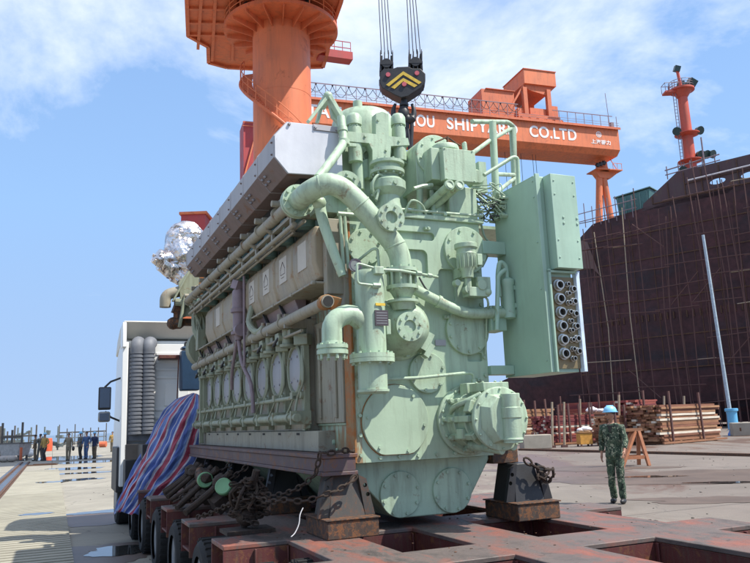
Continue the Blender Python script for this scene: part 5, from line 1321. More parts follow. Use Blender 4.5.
# ------------------------------------------------------------------ hook block on wire ropes
HY = 30.0
hk = thing('crane_hook_block', 'black crane hook block with yellow chevrons hanging above the engine', 'crane hook', aty(402, 140, HY))
hb = Vector(hk.location)
def hp(name, mb, mat, parent=None, **k): return mb.build(name, mat, parent or hk, off=-hb, **k)
def HP(x, y, dy=0): return aty(x, y, HY) + Vector((0, dy, 0))
def hpoly(pts, d0, d1, mb):
    P = [HP(*p) for p in pts]; mb.loft([[p + Vector((0, d0, 0)) for p in P], [p + Vector((0, d1, 0)) for p in P]])
m = MB(); hpoly([(380, 76), (384, 72), (393, 72), (397, 70.5), (408, 70), (412, 72), (420, 72), (425, 77), (425, 84), (421, 91), (408, 99.5), (401, 101), (394, 98), (382, 91), (379.5, 86)], -.35, .35, m); hpoly([(378.8, 82), (425.2, 82), (424, 88), (409, 97), (401, 99), (394, 96), (381, 89)], -.28, .28, m)
blk = hp('block_body', m, M['black'], bevel=.03)
m = MB(); hpoly([(386, 88.5), (403, 75.2), (403, 78.5), (389, 90)], -.375, -.35, m); hpoly([(403, 75.2), (421, 86), (418.5, 88), (403, 78.5)], -.375, -.35, m)
hpoly([(391, 91), (403, 81.8), (403, 85), (394.5, 92.5)], -.375, -.35, m); hpoly([(403, 81.8), (417, 89), (414, 91), (403, 85)], -.375, -.35, m); hp('chevron', m, M['yellow'], blk)
m = MB()
for x, y in ((388, 78.5), (416.5, 77), (404, 88)): p = HP(x, y); m.cyl(p + Vector((0, -.40, 0)), p + Vector((0, -.34, 0)), .10, n=16)
hp('red_bolt', m, plain('pink_red_cap', (.5, .1, .12), .5), blk)
for x0p, x1p, yb, yt in ((380.5, 392.5, 74, 55), (409, 421.5, 72.5, 54)):
    m = MB()
    for k in range(4):
        xx = x0p + (x1p - x0p) * k / 3; a = HP(xx, yb); b = HP(xx, yt); m.beam(a, b, .55, .05)
        m.beam(b, HP(xx, yt - 4.5), .10, .03)
    a = HP(x0p - .8, (yb + yt) / 2 + 2); b = HP(x1p + .8, (yb + yt) / 2 + 2); m.beam(a, b, .62, .12)
    m.cyl(HP((x0p + x1p) / 2, yb - 8, -.3), HP((x0p + x1p) / 2, yb - 8, .3), .22, n=18)
    m.beam(HP(x0p, yb), HP(x0p + 1, yb - 16), .5, .10); m.beam(HP(x1p, yb), HP(x1p - 1, yb - 16), .5, .10)
    hp('sheave_cheek', m, M['black'], bevel=.01)
m = MB()
for x0p, x1p, xt in ((381.5, 391.5, 378.8), (409.5, 420.5, 407)):
    for k in range(4):
        a = HP(x0p + (x1p - x0p) * k / 3, 54); b = HP(xt + (8.6 * k / 3), 0); b = a + (b - a) * 5.5; m.cyl(a, b, .022, n=6)
hp('hoist_rope', m, M['rope'])
m = MB(); m.cyl(HP(404, 97), HP(403.5, 113), .14, .12, n=14); m.cyl(HP(404, 104), HP(404, 106), .2, n=14)
for s in (-1, 1):
    cx_ = 404 + s * 1.0
    pts = [HP(403.6, 108), HP(403.6 + s * 1.5, 116), HP(403.6 + s * 5.5, 120), HP(403.6 + s * 9.5, 117), HP(403.6 + s * 10.2, 110), HP(403.6 + s * 8.3, 104)]
    m.tube(pts, .20, 12, smooth=4, rr=lambda t: 1.25 - .95 * t if t > .55 else .95)
m.ball(HP(403.6, 114), .26, (1, 1, 1.5)); hp('double_hook', m, M['black'])
m = MB()
for x0p, x1p in ((401, 403), (407, 410), (406, 404)):
    for d_ in (0,):
        m.tube([HP(x0p + 1, 118), HP(x0p + .6, 128), HP(x1p, 150), HP(x1p + 1, 185)], .085, 8, smooth=3)
m.bend([HP(410.5, 114), HP(412, 124), HP(411, 145), HP(411, 185)], .5, .085)
hp('lifting_sling', m, M['black'])
m = MB(); m.ball(HP(404, 187), .25)
hp('sling_shackle', m, M['black'])

# ------------------------------------------------------------------ ship hull under construction
h0v = Vector((35., 70., 0)); hd = Vector((-.755, .656, 0)).normalized(); hn = Vector((-hd.y, hd.x, 0)) * -1
if hn.y > 0: hn = -hn
hn = Vector((-.656, -.755, 0))
hullang = math.atan2(hd.y, hd.x)
ship = thing('ship_hull', 'dark maroon steel ship hull under construction behind the timber stacks', 'ship', (h0v.x, h0v.y, 0), hullang)
# local frame: x = away to the left along the hull, y = ? pick so that -n is inside
sgn = 1 if (Matrix.Rotation(hullang, 3, 'Z') @ Vector((0, 1, 0))).dot(hn) > 0 else -1     # local y pointing to the viewer = sgn
def hullmat():
    t = NT('hull_primer'); v = t.mapped((1, 1, 1)); a = t.noise(t.mapped((.12, 1, .3)), 1.2, 6, .6); b = t.noise(v, 1.6, 7, .65); st = t.noise(t.mapped((2.2, 1, .15)), 1.5, 5)
    br = t.n('ShaderNodeTexBrick'); br.inputs['Scale'].default_value = 1; br.inputs['Mortar Size'].default_value = .015; br.inputs['Brick Width'].default_value = 6.5; br.inputs['Row Height'].default_value = 2.3
    br.inputs['Color1'].default_value = (.85, .85, .85, 1); br.inputs['Color2'].default_value = (1.15, 1.15, 1.15, 1); br.inputs['Mortar'].default_value = (.8, .75, .75, 1)
    cm = t.n('ShaderNodeCombineXYZ'); sx = t.n('ShaderNodeSeparateXYZ'); t.l(t.tc.outputs['Object'], sx.inputs[0]); t.l(sx.outputs['X'], cm.inputs[0]); t.l(sx.outputs['Z'], cm.inputs[1]); t.l(cm.outputs[0], br.inputs['Vector'])
    c = t.ramp(a, [(.35, (.075, .026, .028)), (.52, (.052, .020, .023)), (.66, (.028, .021, .028))])
    c = t.mix(1.0, c, br.outputs['Color'], 'MULTIPLY'); c = t.mix(1.0, c, t.ramp(b, [(.3, .6), (.7, 1.4)]), 'MULTIPLY')
    c = t.mix(t.ramp(st, [(.55, 0), (.75, .35)]), c, (.055, .022, .018))
    return t.out(c, .75)
HM = hullmat(); HB = paint('bulwark_primer', (.075, .038, .042), .6, .4, .2, .5)
S = sgn
def sp_(name, mb, mat=None, parent=None, **k): return mb.build(name, mat or HM, parent or ship, **k)
m = MB()   # hull cross sections along x
def sect(x, off=0, zt=None):
    zt = zt if zt is not None else (22.3 + (.6 if x < 10 else 0))
    return [Vector((x, S * (y + off), z)) for y, z in ((-2.2, .4), (-.6, 2.5), (0, 6.0), (0, 13), (0, zt), (-16, zt), (-16, .4))]
rings = [sect(-14), sect(0), sect(8), sect(14.2)]
rings.append([Vector((17.2, S * y, z)) for y, z in ((-3, .4), (-2.0, 2.5), (-.6, 6.0), (-1.0, 12), (-2.6, 21.6), (-16, 21.6), (-16, .4))])
m.loft(rings); sp_('hull_plating', m, smooth=20)
m = MB(); m.loft([[Vector((x, S * y, z)) for y, z in ((-3, .4), (-1.4, 3), (-.8, 7.2), (-16, 7.5), (-16, .4))] for x in (17.2, 24)] + [[Vector((34, S * y, z)) for y, z in ((-6, .4), (-5, 3), (-4.6, 4.8), (-16, 4.8), (-16, .4))]]); sp_('lower_hull_block', m)
# bulwark: plate on edge, with fairleads
m = MB(); m.loft([[Vector((x, S * y, z)) for x, z in ((-14, 22.5), (8.6, 22.5), (8.4, 23.3), (4.6, 25.85), (-14, 25.85))] for y in (.0, -.12)])
bw = sp_('bulwark', m, HB, smooth=0)
def hpx(px, py):
    r = ray(px, py); A = Matrix(((r.x, -hd.x), (r.y, -hd.y))); q = A.inverted() @ Vector((h0v.x, h0v.y)); return q[1], EYE.z + r.z * q[0]
cs = []
for px, py in ((717.5, 181), (749, 174.5)):
    x, z = hpx(px, py); c = MB(); n = 24; c.loft([[Vector((x + .75 * math.cos(2 * math.pi * i / n), y, z + .30 * math.sin(2 * math.pi * i / n))) for i in range(n)] for y in (-2, 2)]); o2 = c.build('c', HB, None); cs.append(o2)
bpy.context.view_layer.update()
for o2 in cs: o2.matrix_world = ship.matrix_world
bpy.context.view_layer.update(); cut(bw, cs)
m = MB()
for k in range(13):
    x = -13 + k * 1.7; zt = 25.7 if x < 4.6 else 25.7 - (x - 4.6) * .66
    if zt > 23.2: m.bb(x - .04, x + .04, min(0, S * .0) - (0 if S > 0 else 0), .0 + .001, 23, zt) if False else m.box((x, S * .05, (23 + zt) / 2), (.08, .1, zt - 23))
for z in (23.05, 24.4): m.box((-3.2, S * .06, z), (21, .12, .1)) if z < 24 else m.box((-5, S * .04, z), (18, .08, .07))
sp_('bulwark_stiffener', m, M['rusty'], bw)
m = MB()
for z in (5.9, 9.2, 13.1, 17.4, 20.2):
    m.box((1.6, S * .03, z), (31, .06, .12))
for k in range(15): m.box((-13 + k * 2.1, S * .02, 14), (.06, .04, 16))
for k in range(44): m.box((-13.6 + k * .65, S * .05, 11.2), (.12, .1, .7))
sp_('plate_stiffener', m, M['rusty'])
m = MB(); x, z = hpx(714, 183); m.box((x, S * -2.5, z), (1.6, 1.0, .8)); m.cyl((x - .5, S * -2, z - .3), (x + .5, S * -2, z - .3), .4, n=14); sp_('deck_winch', m, plain('machinery_yellow', (.5, .24, .05), .6))
m = MB(); m.loft([[Vector((x, S * (y + .03), z)) for x, z in ((16.95, 17.8), (14.6, 17.3), (13.9, 16.4), (15.0, 20.4), (16.4, 21.0))] for y in (0, .05)])
# far-end hull facet, its sunlit look put into a lighter brown
sp_('lit_end_facet', m, paint('lit_facet_brown', (.16, .095, .085), .6, .3, .2, 1))
gbx = thing('deck_shelter', 'small green shelter box on the deck edge of the ship', 'shelter', tuple(h0v + hd * 9.6 + Vector((0, 0, 22.3)) - hn * 1.2), hullang)
m = MB(); m.loft([[Vector(p) for p in ((-1.5, -.9, 0), (1.6, -.9, 0), (1.6, .9, 0), (-1.5, .9, 0))], [Vector(p) for p in ((-1.9, -.9, 2.6), (1.8, -.9, 2.3), (1.8, .9, 2.3), (-1.9, .9, 2.6))]]); m.build('shelter_wall', plain('shelter_green', (.05, .13, .12), .5), gbx)
m = MB(); m.box((0, 0, 2.6), (4.1, 2.1, .1), (0, .07, 0))
for x in (-1.6, -.8, 0, .8, 1.6): m.box((x, S * .92, 1.2), (.08, .06, 2.3))
m.build('shelter_roof', M['green'] if False else plain('shelter_edge', (.12, .22, .2), .5), gbx)

# scaffolding in front of the hull
sc_ = thing('scaffolding', 'rust-brown pole scaffolding standing along the ship hull', 'scaffold', (h0v.x, h0v.y, 0), hullang)
rnd = random.Random(21)
def sq(name, mb, mat): return mb.build(name, mat, sc_, smooth=40)
xs = []; x = -11.0
while x < 17.5: xs.append(x); x += .6 + rnd.random() ** 2 * 1.6
yo = S * 1.4
for i, x in enumerate(xs):
    top = (24.2 if x < 4 else 22.6) + rnd.choice((-1.5, -.6, 0, .4, 2.2)) - (1 if x > 13 else 0)
    for yy, tt in ((yo, top), (S * .5, top - 2)):
        if yy != yo and i % 2: continue
        m = MB(); jx = rnd.uniform(-.45, .45)
        m.tube([(x + jx * .2, yy, 0), (x + jx, yy + rnd.uniform(-.1, .1), tt * .5), (x - jx * .6, yy, tt)], .052 if yy == yo else .04, 7, smooth=0); sq('pole', m, M['scaff'] if rnd.random() > .12 else M['bamboo'])
for z in (2.4, 4.4, 6.6, 9.0, 11.4, 13.8, 16.2, 18.6, 20.8, 22.6):
    x = -12.5
    while x < 17.5:
        L = rnd.uniform(3.5, 7.5); z2 = z + rnd.uniform(-.6, .6)
        if rnd.random() < .15: x += L; continue
        m = MB(); m.tube([(x - .5, yo + S * .08, z2 + rnd.uniform(-.15, .15)), (x + L, yo + S * .08, z2 + rnd.uniform(-.3, .3))], .045, 6); sq('ledger', m, M['scaff'] if rnd.random() > .1 else M['bamboo'])
        if rnd.random() < .5 and z < 22:
            m = MB(); m.beam((x + .3, S * .9, z2 + .08), (x + rnd.uniform(1.8, 3.2), S * 1.1, z2 + rnd.uniform(-.1, .3)), .3, .06); sq('plank', m, M['bamboo'] if rnd.random() < .45 else M['scaff'])
        x += L
for k in range(12):
    x = rnd.uniform(-11, 14); z = rnd.choice((3, 6, 9, 12, 15, 18)); m = MB(); m.tube([(x, yo, z), (x + rnd.choice((-3, 3)), yo, z + 3)], .05, 6); sq('brace', m, M['scaff'])
m = MB()
for k in range(9):
    x = 9.5 + k * .9; m.cyl((x, S * .3, 22), (x, S * .3, 24.2 + rnd.random() * .8), .05, n=6)
for z in (23.0, 23.9): m.cyl((9, S * .3, z), (17.5, S * .3, z - .3), .05, n=6)
sq('guard_rail', m, M['purple'])
m = MB()
m.cyl((.5, -S * .6, 26.8), (6, -S * .6, 26.5), .07, n=6); m.cyl((.5, -S * .6, 26.2), (6, -S * .6, 26.0), .06, n=6); m.cyl((2.0, -S * .5, 25), (2.0, -S * .5, 29), .08, n=6)
for k in range(5): x = 1.0 + k * 1.2; m.cyl((x, -S * .6, 25.5), (x, -S * .6, 26.9), .06, n=6)
sq('guard_rail', m, M['purple'])
m = MB(); x_, z_ = hpx(700, 182)
m.tube([(hpx(689, 184)[0], S * .3, 24.6), (-6, S * .3, 24.7)], .09, 6); sq('pale_tube', m, plain('pale_tube', (.5, .48, .5), .5))
# tall pale leaning pole in front of the scaffolding
p0 = aty(733, 432, 58); p1 = aty(703, 235, 58)
lpz = thing('tall_pole', 'tall pale blue-grey pole rising in front of the scaffolded ship', 'pole', p0)
m = MB(); m.cyl((0, 0, 0), p1 - p0, .15, .11, n=16); m.build('pole_shaft', plain('pole_blue_grey', (.34, .42, .48), .5), lpz)
m = MB(); m.lathe((0, 0, -.05), (0, 0, 1), [(0, .5), (.1, .5), (.3, .22)], n=16); m.build('pole_foot', M['grey'], lpz)

# ------------------------------------------------------------------ timber stacks
def stack(c0, c1, depth, h, label, mat, seed, posts=3, rows=None, group='timber stacks'):
    """c0,c1: front bottom corners on the ground"""
    c0 = Vector(c0); c1 = Vector(c1); d = (c1 - c0); L = d.length; d.normalize(); n_ = Vector((-d.y, d.x, 0))
    t = thing('timber_stack', label, 'timber stack', c0, math.atan2(d.y, d.x), group)
    rnd = random.Random(seed); m = MB(); z = .16; ph = .115; k = 0
    while z < h:
        y = 0
        while y < depth:
            w = rnd.uniform(.22, .34); o = rnd.uniform(-.15, .2); q = rnd.uniform(-.03, .03); fy = rnd.uniform(-.05, .03) if y == 0 else 0
            if (y < .5 or z > h - ph * 1.2 or y > depth - .5) or True:
                cutx = rnd.random() * L
                for a, b in (((o), L + rnd.uniform(-.4, .2)),):
                    if rnd.random() < .2: m.box(((a + cutx) / 2, y + w / 2 + fy, z + ph / 2 + q * .3), (max(.1, cutx - a - .03), w * .97, ph * .95), (0, rnd.uniform(-.004, .004), 0)); m.box(((cutx + b) / 2, y + w / 2 + fy + .02, z + ph / 2), (max(.1, b - cutx - .03), w * .97, ph * .95))
                    else: m.box(((a + b) / 2, y + w / 2 + fy, z + ph / 2 + q * .3), (b - a, w * .97, ph * .95), (0, rnd.uniform(-.003, .003), 0))
            y += w
        z += ph; k += 1
    m.build('boards', mat, t, smooth=0)
    m = MB()
    for i in range(5): m.bb(L * (i + .3) / 5, L * (i + .3) / 5 + .15, -.1, depth, 0, .16)
    m.bb(-.2, L + .2, -.22, -.12, .04, .14); m.build('skid', M['wood'], t, smooth=0)
    for i in range(posts):
        x = L * (i + .25) / posts; m = MB(); m.box((x, -.17, (h + .6) / 2), (.10, .09, h + .6 + .3 * rnd.random()), (0, rnd.uniform(-.04, .04), 0)); m.build('post', M['scaff'], t, smooth=0)
    return t
g0 = lambda x, y: atz(x, y, 0)
def stk(x0, y0, x1, y1, ytop0, depth, label, mat, seed, posts=3):
    a = g0(x0, y0); b = g0(x1, y1); h = aty(x0, ytop0, a.y).z; return stack(a, b, depth, h, label, mat, seed, posts)
stk(663, 445, 722, 440, 405, 1.9, 'large brown timber stack right of the others, beside the blue barrel', M['wood'], 1, 2)
stk(613, 446, 642, 444, 417, 1.2, 'low brown timber stack behind the worker in camouflage', M['wood'], 2, 3)
stk(640, 443, 660, 441.5, 402, 1.6, 'tall ragged timber stack just left of the largest stack', M['redwood'], 3, 1)
stk(556, 445.5, 598, 443, 416, 2.0, 'red timber stack behind the yellow crate', M['redwood'], 4, 4)
stk(522, 444, 555, 442, 411, 2.0, 'brown timber stack behind the grey concrete block', M['wood'], 5, 3)
SK = stk(588, 441, 612, 440, 414, 2.0, 'narrow timber stack with white sacks on its top', M['wood'], 6, 1)
stk(560, 437, 640, 436, 405, 2.5, 'long dark red timber stack in the rear row', M['redwood'], 7, 4)
# loose posts stuck between stacks
for i, (x, y0, y1, yy, lb) in enumerate(((619, 440, 395, 41, 'tall thin post behind the camouflaged worker'), (552, 441, 402, 40, 'thin post left of the red timber stack'), (564, 441, 402, 40, 'thin post at the middle of the red timber stack'), (664, 436, 396, 46, 'thin post rising behind the ragged stack'), (684, 430, 396, 47, 'thin post rising behind the largest timber stack'), (580, 436, 399, 44, 'thin post in front of the rear red stack'))):
    a = aty(x, y0, yy); a.z = 0; t = thing('post', lb, 'post', a, 0, 'thin posts among the timber'); b = aty(x, y1, yy)
    m = MB(); m.cyl((0, 0, 0), (b.x - a.x, 0, b.z), .07, .06, n=7); m.build('post_shaft', M['bamboo'], t)
    m = MB(); m.box((.0, 0, .06), (.3, .3, .12)); m.build('post_foot', M['scaff'], t)
# white sacks, yellow crate
def sack(loc, s, label, seed):
    t = MB(); t.ball((0, 0, s * .35), s * .6, (1.3, .9, .62), 3); o = t.build('white_sack', plain('sack_white', (.62, .62, .64), .8), None, smooth=180)
    for v in o.data.vertices:
        v.co += v.normal * .14 * s * mnoise.noise(v.co * (3.2 / s) + Vector((seed, 0, 0)))
        if v.co.z < .0: v.co.z = 0
    o.location = loc; tag(o, label, 'sack', 'white sacks by the timber')
hs6 = max(v.co.z for v in SK.children[0].data.vertices); p = SK.location + Vector((.55, .5, hs6 - .02)); sack(p, .5, 'white sack lying on top of the narrow timber stack', 1)
p = SK.location + Vector((1.15, .55, hs6 - .02)); sack(p, .35, 'small white sack beside the larger one on the narrow stack', 7)
p = g0(585, 446.5)
t = thing('yellow_crate', 'yellow-orange crate with white sacks on it before the red timber', 'crate', p, .1)
m = MB(); m.bb(-.33, .33, -.3, .3, .12, .75); m.build('crate_body', plain('crate_yellow', (.50, .24, .04), .7), t, bevel=.01)
m = MB()
for x in (-.28, .28):
    for y in (-.26, .26): m.bb(x - .04, x + .04, y - .04, y + .04, 0, .12)
m.bb(-.36, .36, -.33, .33, .70, .74); m.build('crate_leg', M['scaff'], t)
sack(p + Vector((.15, 0, .76)), .38, 'white sack on the right of the yellow crate', 3); sack(p + Vector((-.15, 0, .76)), .28, 'smaller white sack on the left of the yellow crate', 4)
p = g0(541, 449)
t = thing('concrete_block', 'grey concrete block left of the timber, just behind the pump', 'concrete block', p, .05)
m = MB(); m.bb(-.9, .6, 0, .9, 0, .72); m.build('block', M['concrete'], t, bevel=.04); m = MB(); m.bend([(-.3, .4, .70), (-.3, .4, .85), (-.1, .4, .85), (-.1, .4, .70)], .05, .025); m.build('lifting_eye', M['rusty'], t)
p = g0(744, 436)
t = thing('concrete_block', 'low pale concrete slab at the right edge beside the blue barrel', 'concrete block', p, -.3)
m = MB(); m.bb(-.6, 4, 0, 1.2, 0, .8); m.build('block', M['concrete'], t, bevel=.04); m = MB(); m.bb(-.2, -.1, -.01, 0, .3, .5); m.build('lifting_eye', M['rusty'], t)
p = g0(734.5, 435.5)
t = thing('blue_barrel', 'tall light blue plastic barrel at the right end of the timber', 'barrel', p)
hb_ = aty(734, 407.5, p.y).z; q = hb_ / 1.75
m = MB(); m.lathe((0, 0, .35 * q), (0, 0, 1), [(0, .27 * q), (.05, .33 * q), (.5 * q, .31 * q), (1.0 * q, .31 * q), (1.15 * q, .33 * q)], n=28); m.build('barrel_body', M['blue'], t)
m = MB(); m.lathe((0, 0, 1.5 * q), (0, 0, 1), [(0, .36 * q), (.04, .40 * q), (.18 * q, .40 * q), (.2 * q, .34 * q)], n=28); m.build('barrel_lid', M['blue'], t)
m = MB(); m.lathe((0, 0, 0), (0, 0, 1), [(0, .38 * q), (.1, .38 * q), (.22 * q, .3 * q), (.36 * q, .26 * q)], n=24); m.ball((.42 * q, -.1, .22 * q), .16 * q); m.build('barrel_foot', plain('deep_blue_plastic', (.04, .17, .5), .4), t)
# sawhorse
p = g0(637, 466)
t = thing('sawhorse', 'orange-brown wooden sawhorse behind the worker in camouflage', 'sawhorse', p, .15)
hs_ = aty(645, 430, p.y).z
for (a, b) in (((-.62, -.25), (.06, 0)), ((.28, -.25), (.16, 0)), ((-.50, .45), (.0, .1)), ((.30, .45), (.2, .1))):
    m = MB(); m.beam((a[0], a[1], 0), (b[0], b[1], hs_), .11, .09); m.build('leg', M['sawhorse'], t, smooth=0)
m = MB(); m.bb(-.45, .24, -.22, -.16, hs_ * .20, hs_ * .30); m.bb(-.38, .26, .38, .43, hs_ * .2, hs_ * .3); m.build('stretcher', M['sawhorse'], t, smooth=0)
m = MB(); m.bb(-.75, .28, -.06, .14, hs_ - .03, hs_ + .06); m.build('top_beam', M['wood'], t, smooth=0)
# ------------------------------------------------------------------ people
def skinned(name, verts, edges, rad, mat, parent, sub=2, loc=None):
    me = bpy.data.meshes.new(name); me.from_pydata([Vector(v) for v in verts], edges, []); me.update()
    o = bpy.data.objects.new(name, me); COL.objects.link(o)
    s = o.modifiers.new('skin', 'SKIN'); s.use_smooth_shade = True
    for i, r in enumerate(rad):
        r = (r, r) if not isinstance(r, tuple) else r
        me.skin_vertices[0].data[i].radius = r; me.skin_vertices[0].data[i].use_root = (i == 0)
    q = o.modifiers.new('sub', 'SUBSURF'); q.levels = q.render_levels = sub
    bake(o); o.data.materials.clear(); o.data.materials.append(mat)
    for p in o.data.polygons: p.use_smooth = True
    o.parent = parent; return o
def wrinkle(o, amp, sc, seed=0):
    for v in o.data.vertices: v.co += v.normal * amp * (mnoise.noise(v.co * sc + Vector((seed, 0, 0))) + .6 * mnoise.noise(Vector((v.co.x * sc, v.co.y * sc, v.co.z * sc * 2.4)) + Vector((0, seed, 0))))
def person(label, loc, face, jacket, trousers, hat=None, h=1.74, arms=((.27, .02, 1.16, .30, .10, .93), (.27, .02, 1.16, .30, .10, .93)), legs=((0.0, 0.0), (0.0, 0.0)), headturn=0.0, detail=True, bag=False, group=None):
    """figure faces local +Y; arms: elbow xyz, wrist xyz per side (left = -x first); legs: forward shift of knee / ankle"""
    root = thing('person', label, 'person', loc, face - math.pi / 2, group); k = h / 1.74; root.scale = (k, k, k)
    V = []; Ed = []; Rr = []
    def add(p, r, par=None):
        V.append(p); Rr.append(r)
        if par is not None: Ed.append((par, len(V) - 1))
        return len(V) - 1
    pel = add((0, 0, .95), (.125, .09)); wa = add((0, 0, 1.10), (.11, .08), pel); ch_ = add((0, .01, 1.28), (.135, .09), wa); up_ = add((0, 0, 1.40), (.10, .07), ch_); nk = add((0, .0, 1.475), .047, up_)
    hl = add((0, .012, 1.53), .052, nk)
    c, s = math.cos(headturn), math.sin(headturn); H = lambda x, y, z: (x * c - y * s, .01 + x * s + y * c, z)
    hj = add(H(0, .018, 1.575), (.062, .07), hl); hm_ = add(H(0, .012, 1.64), (.072, .088), hj); ht_ = add(H(0, -.002, 1.70), (.062, .075), hm_)
    if detail:
        add(H(0, .115, 1.615), .012, hm_)
        for sx in (-1, 1): add(H(sx * .082, -.008, 1.62), .014, hm_)
    hands = []
    for i, sx in enumerate((-1, 1)):
        ex, ey, ez, wx, wy, wz = arms[i]
        sh = add((sx * .165, 0, 1.40), .055, up_); el = add((sx * ex, ey, ez), .038, sh); wr = add((sx * wx, wy, wz), .024, el)
        d = (Vector((wx * sx, wy, wz)) - Vector((ex * sx, ey, ez))).normalized()
        pm_ = add(tuple(Vector((sx * wx, wy, wz)) + d * .05), (.032, .016), wr); w0 = Vector((sx * wx, wy, wz))
        fwd = Vector((0, 1, 0)); fwd = (fwd - d * fwd.dot(d)).normalized(); inn = d.cross(fwd) * 1.0
        if inn.x * sx > 0: inn = -inn
        if detail:
            for q, L in ((-.5, .060), (-.17, .070), (.17, .074), (.5, .066)):
                b = w0 + d * .085 + fwd * (q * .055); f1 = add(tuple(b), .0095, pm_); f2 = add(tuple(b + d * L * .55 + inn * .008), .0085, f1); add(tuple(b + d * L + inn * .026), .007, f2)
            b = w0 + d * .04 + fwd * .042; t1 = add(tuple(b), .011, pm_); add(tuple(b + d * .045 + fwd * .018 + inn * .012), .009, t1)
        else: add(tuple(w0 + d * .13 + inn * .02), (.022, .012), pm_)
        hands.append(w0)
    for i, sx in enumerate((-1, 1)):
        kf, af = legs[i]
        hp_ = add((sx * .085, 0, .88), .085, pel); kn = add((sx * .095, .015 + kf, .49), .055, hp_); an = add((sx * .10, -.01 + af, .10), .038, kn); add((sx * .11, .05 + af, .04), (.035, .03), an)
    skinned('body', V, Ed, Rr, M['skin'], root)
    # jacket
    V = []; Ed = []; Rr = []
    b0 = add((0, 0, .78), (.20, .15)); b0 = add((0, 0, .92), (.175, .125), b0); b1 = add((0, 0, 1.06), (.165, .12), b0); b2 = add((0, .01, 1.27), (.18, .13), b1); b3 = add((0, 0, 1.40), (.15, .10), b2); add((0, 0, 1.475), (.075, .07), b3)
    for i, sx in enumerate((-1, 1)):
        ex, ey, ez, wx, wy, wz = arms[i]; sh = add((sx * .175, 0, 1.385), .078, b3); el = add((sx * ex, ey, ez), .062, sh)
        e_ = Vector((sx * ex, ey, ez)).lerp(Vector((sx * wx, wy, wz)), .82); add(tuple(e_), .052, el)
    j = skinned('jacket', V, Ed, Rr, jacket, root); wrinkle(j, .016 if detail else .008, 9, 1)
    V = []; Ed = []; Rr = []
    b0 = add((0, 0, 1.02), (.14, .10)); b0 = add((0, 0, .93), (.155, .105), b0); 
    for i, sx in enumerate((-1, 1)):
        kf, af = legs[i]; a = add((sx * .085, 0, .82), .098, b0); b = add((sx * .095, .01 + kf, .49), .074, a); add((sx * .10, -.01 + af, .06), .07, b)
    tq = skinned('trousers', V, Ed, Rr, trousers, root); wrinkle(tq, .016 if detail else .008, 8, 4)
    for i, sx in enumerate((-1, 1)):
        kf, af = legs[i]; m = MB(); m.ball((sx * .105, .045 + af, .05), .05, (1.0, 2.7, 1.0), 2)
        for v in m.bm.verts: v.co.z = max(v.co.z, .0)
        m.build('boot', M['black'], root, smooth=180)
    m = MB(); m.ball(H(0, -.012, 1.675), .098, (.90, 1.05, .88), 3)
    for v in m.bm.verts:
        q = (Vector(v.co) - Vector(H(0, 0, 1.66))); f = q.x * -s + q.y * c
        if v.co.z < 1.655 + max(0, f) * .5: v.co.z = 1.655 + max(0, f) * .5 - .02 * (f < 0)
    m.build('hair', M['black'], root, smooth=180)
    if detail:
        m = MB()
        for sx in (-1, 1): m.ball(H(sx * .03, .082, 1.632), .009)
        m.build('eye', M['black'], root); m = MB(); m.box(H(0, .088, 1.572), (.04, .006, .008), (0, 0, headturn)); m.build('mouth', plain('lip', (.25, .09, .07), .5), root)
        m = MB(); m.prism([(-.05, 1.43), (.0, 1.30), (.05, 1.43)], .10, .135); m.build('undershirt', M['black'], root)
        m = MB(); m.tube([H(-.07, .01, 1.65), H(-.04, .05, 1.555), H(0, .07, 1.54), H(.04, .05, 1.555), H(.07, .01, 1.65)], .005, 6, smooth=4); m.build('chin_strap', M['black'], root)
    if hat is not None:
        m = MB(); ring = []
        prof = [(.0, .138), (.012, .140), (.014, .118), (.05, .114), (.09, .095), (.12, .06), (.133, .02)]
        for t, r in prof:
            ring.append([Vector(H(0, 0, 1.675 + t)) + Vector((r * .95 * math.cos(a) * c - r * 1.1 * math.sin(a) * s, r * .95 * math.cos(a) * s + r * 1.1 * math.sin(a) * c, 0)) for a in [2 * math.pi * i / 28 for i in range(28)]])
        m.loft(ring); m.box(H(0, 0, 1.80), (.02, .14, .02), (0, 0, headturn)); m.build('helmet', hat, root, bevel=0)
    if bag:
        m = MB(); p = hands[0]; m.ball(p + Vector((-.05, 0, -.16)), .14, (.6, 1, 1.1)); m.build('held_bag', M['black'], root)
    return root
blueh = plain('helmet_blue', (.22, .52, .74), .35, 0, .05)
p = atz(619, 503.5, 0)
person('worker in green camouflage uniform and light blue helmet looking left', p, R(236), M['camo'], M['camo'], blueh, 1.74, arms=((.25, .05, 1.16, .25, .20, .96), (.235, -.07, 1.15, .24, .0, .90)), legs=((.05, .02), (-.01, -.08)), headturn=R(-42))
cl = {}
def cloth(name, c): return plain(name, c, .85, 0, .2, 12)
kh = cloth('khaki_cloth', (.20, .17, .12)); br_ = cloth('brown_cloth', (.16, .12, .08)); nv = cloth('navy_cloth', (.03, .045, .10)); dk = cloth('dark_cloth', (.035, .035, .035)); gy = cloth('grey_cloth', (.12, .12, .11)); yl = cloth('yellow_cloth', (.40, .26, .08)); rd = cloth('dull_red_cloth', (.25, .07, .05)); bl = cloth('blue_cloth', (.06, .11, .22))
gp_ = 'people standing at the far end of the quay'
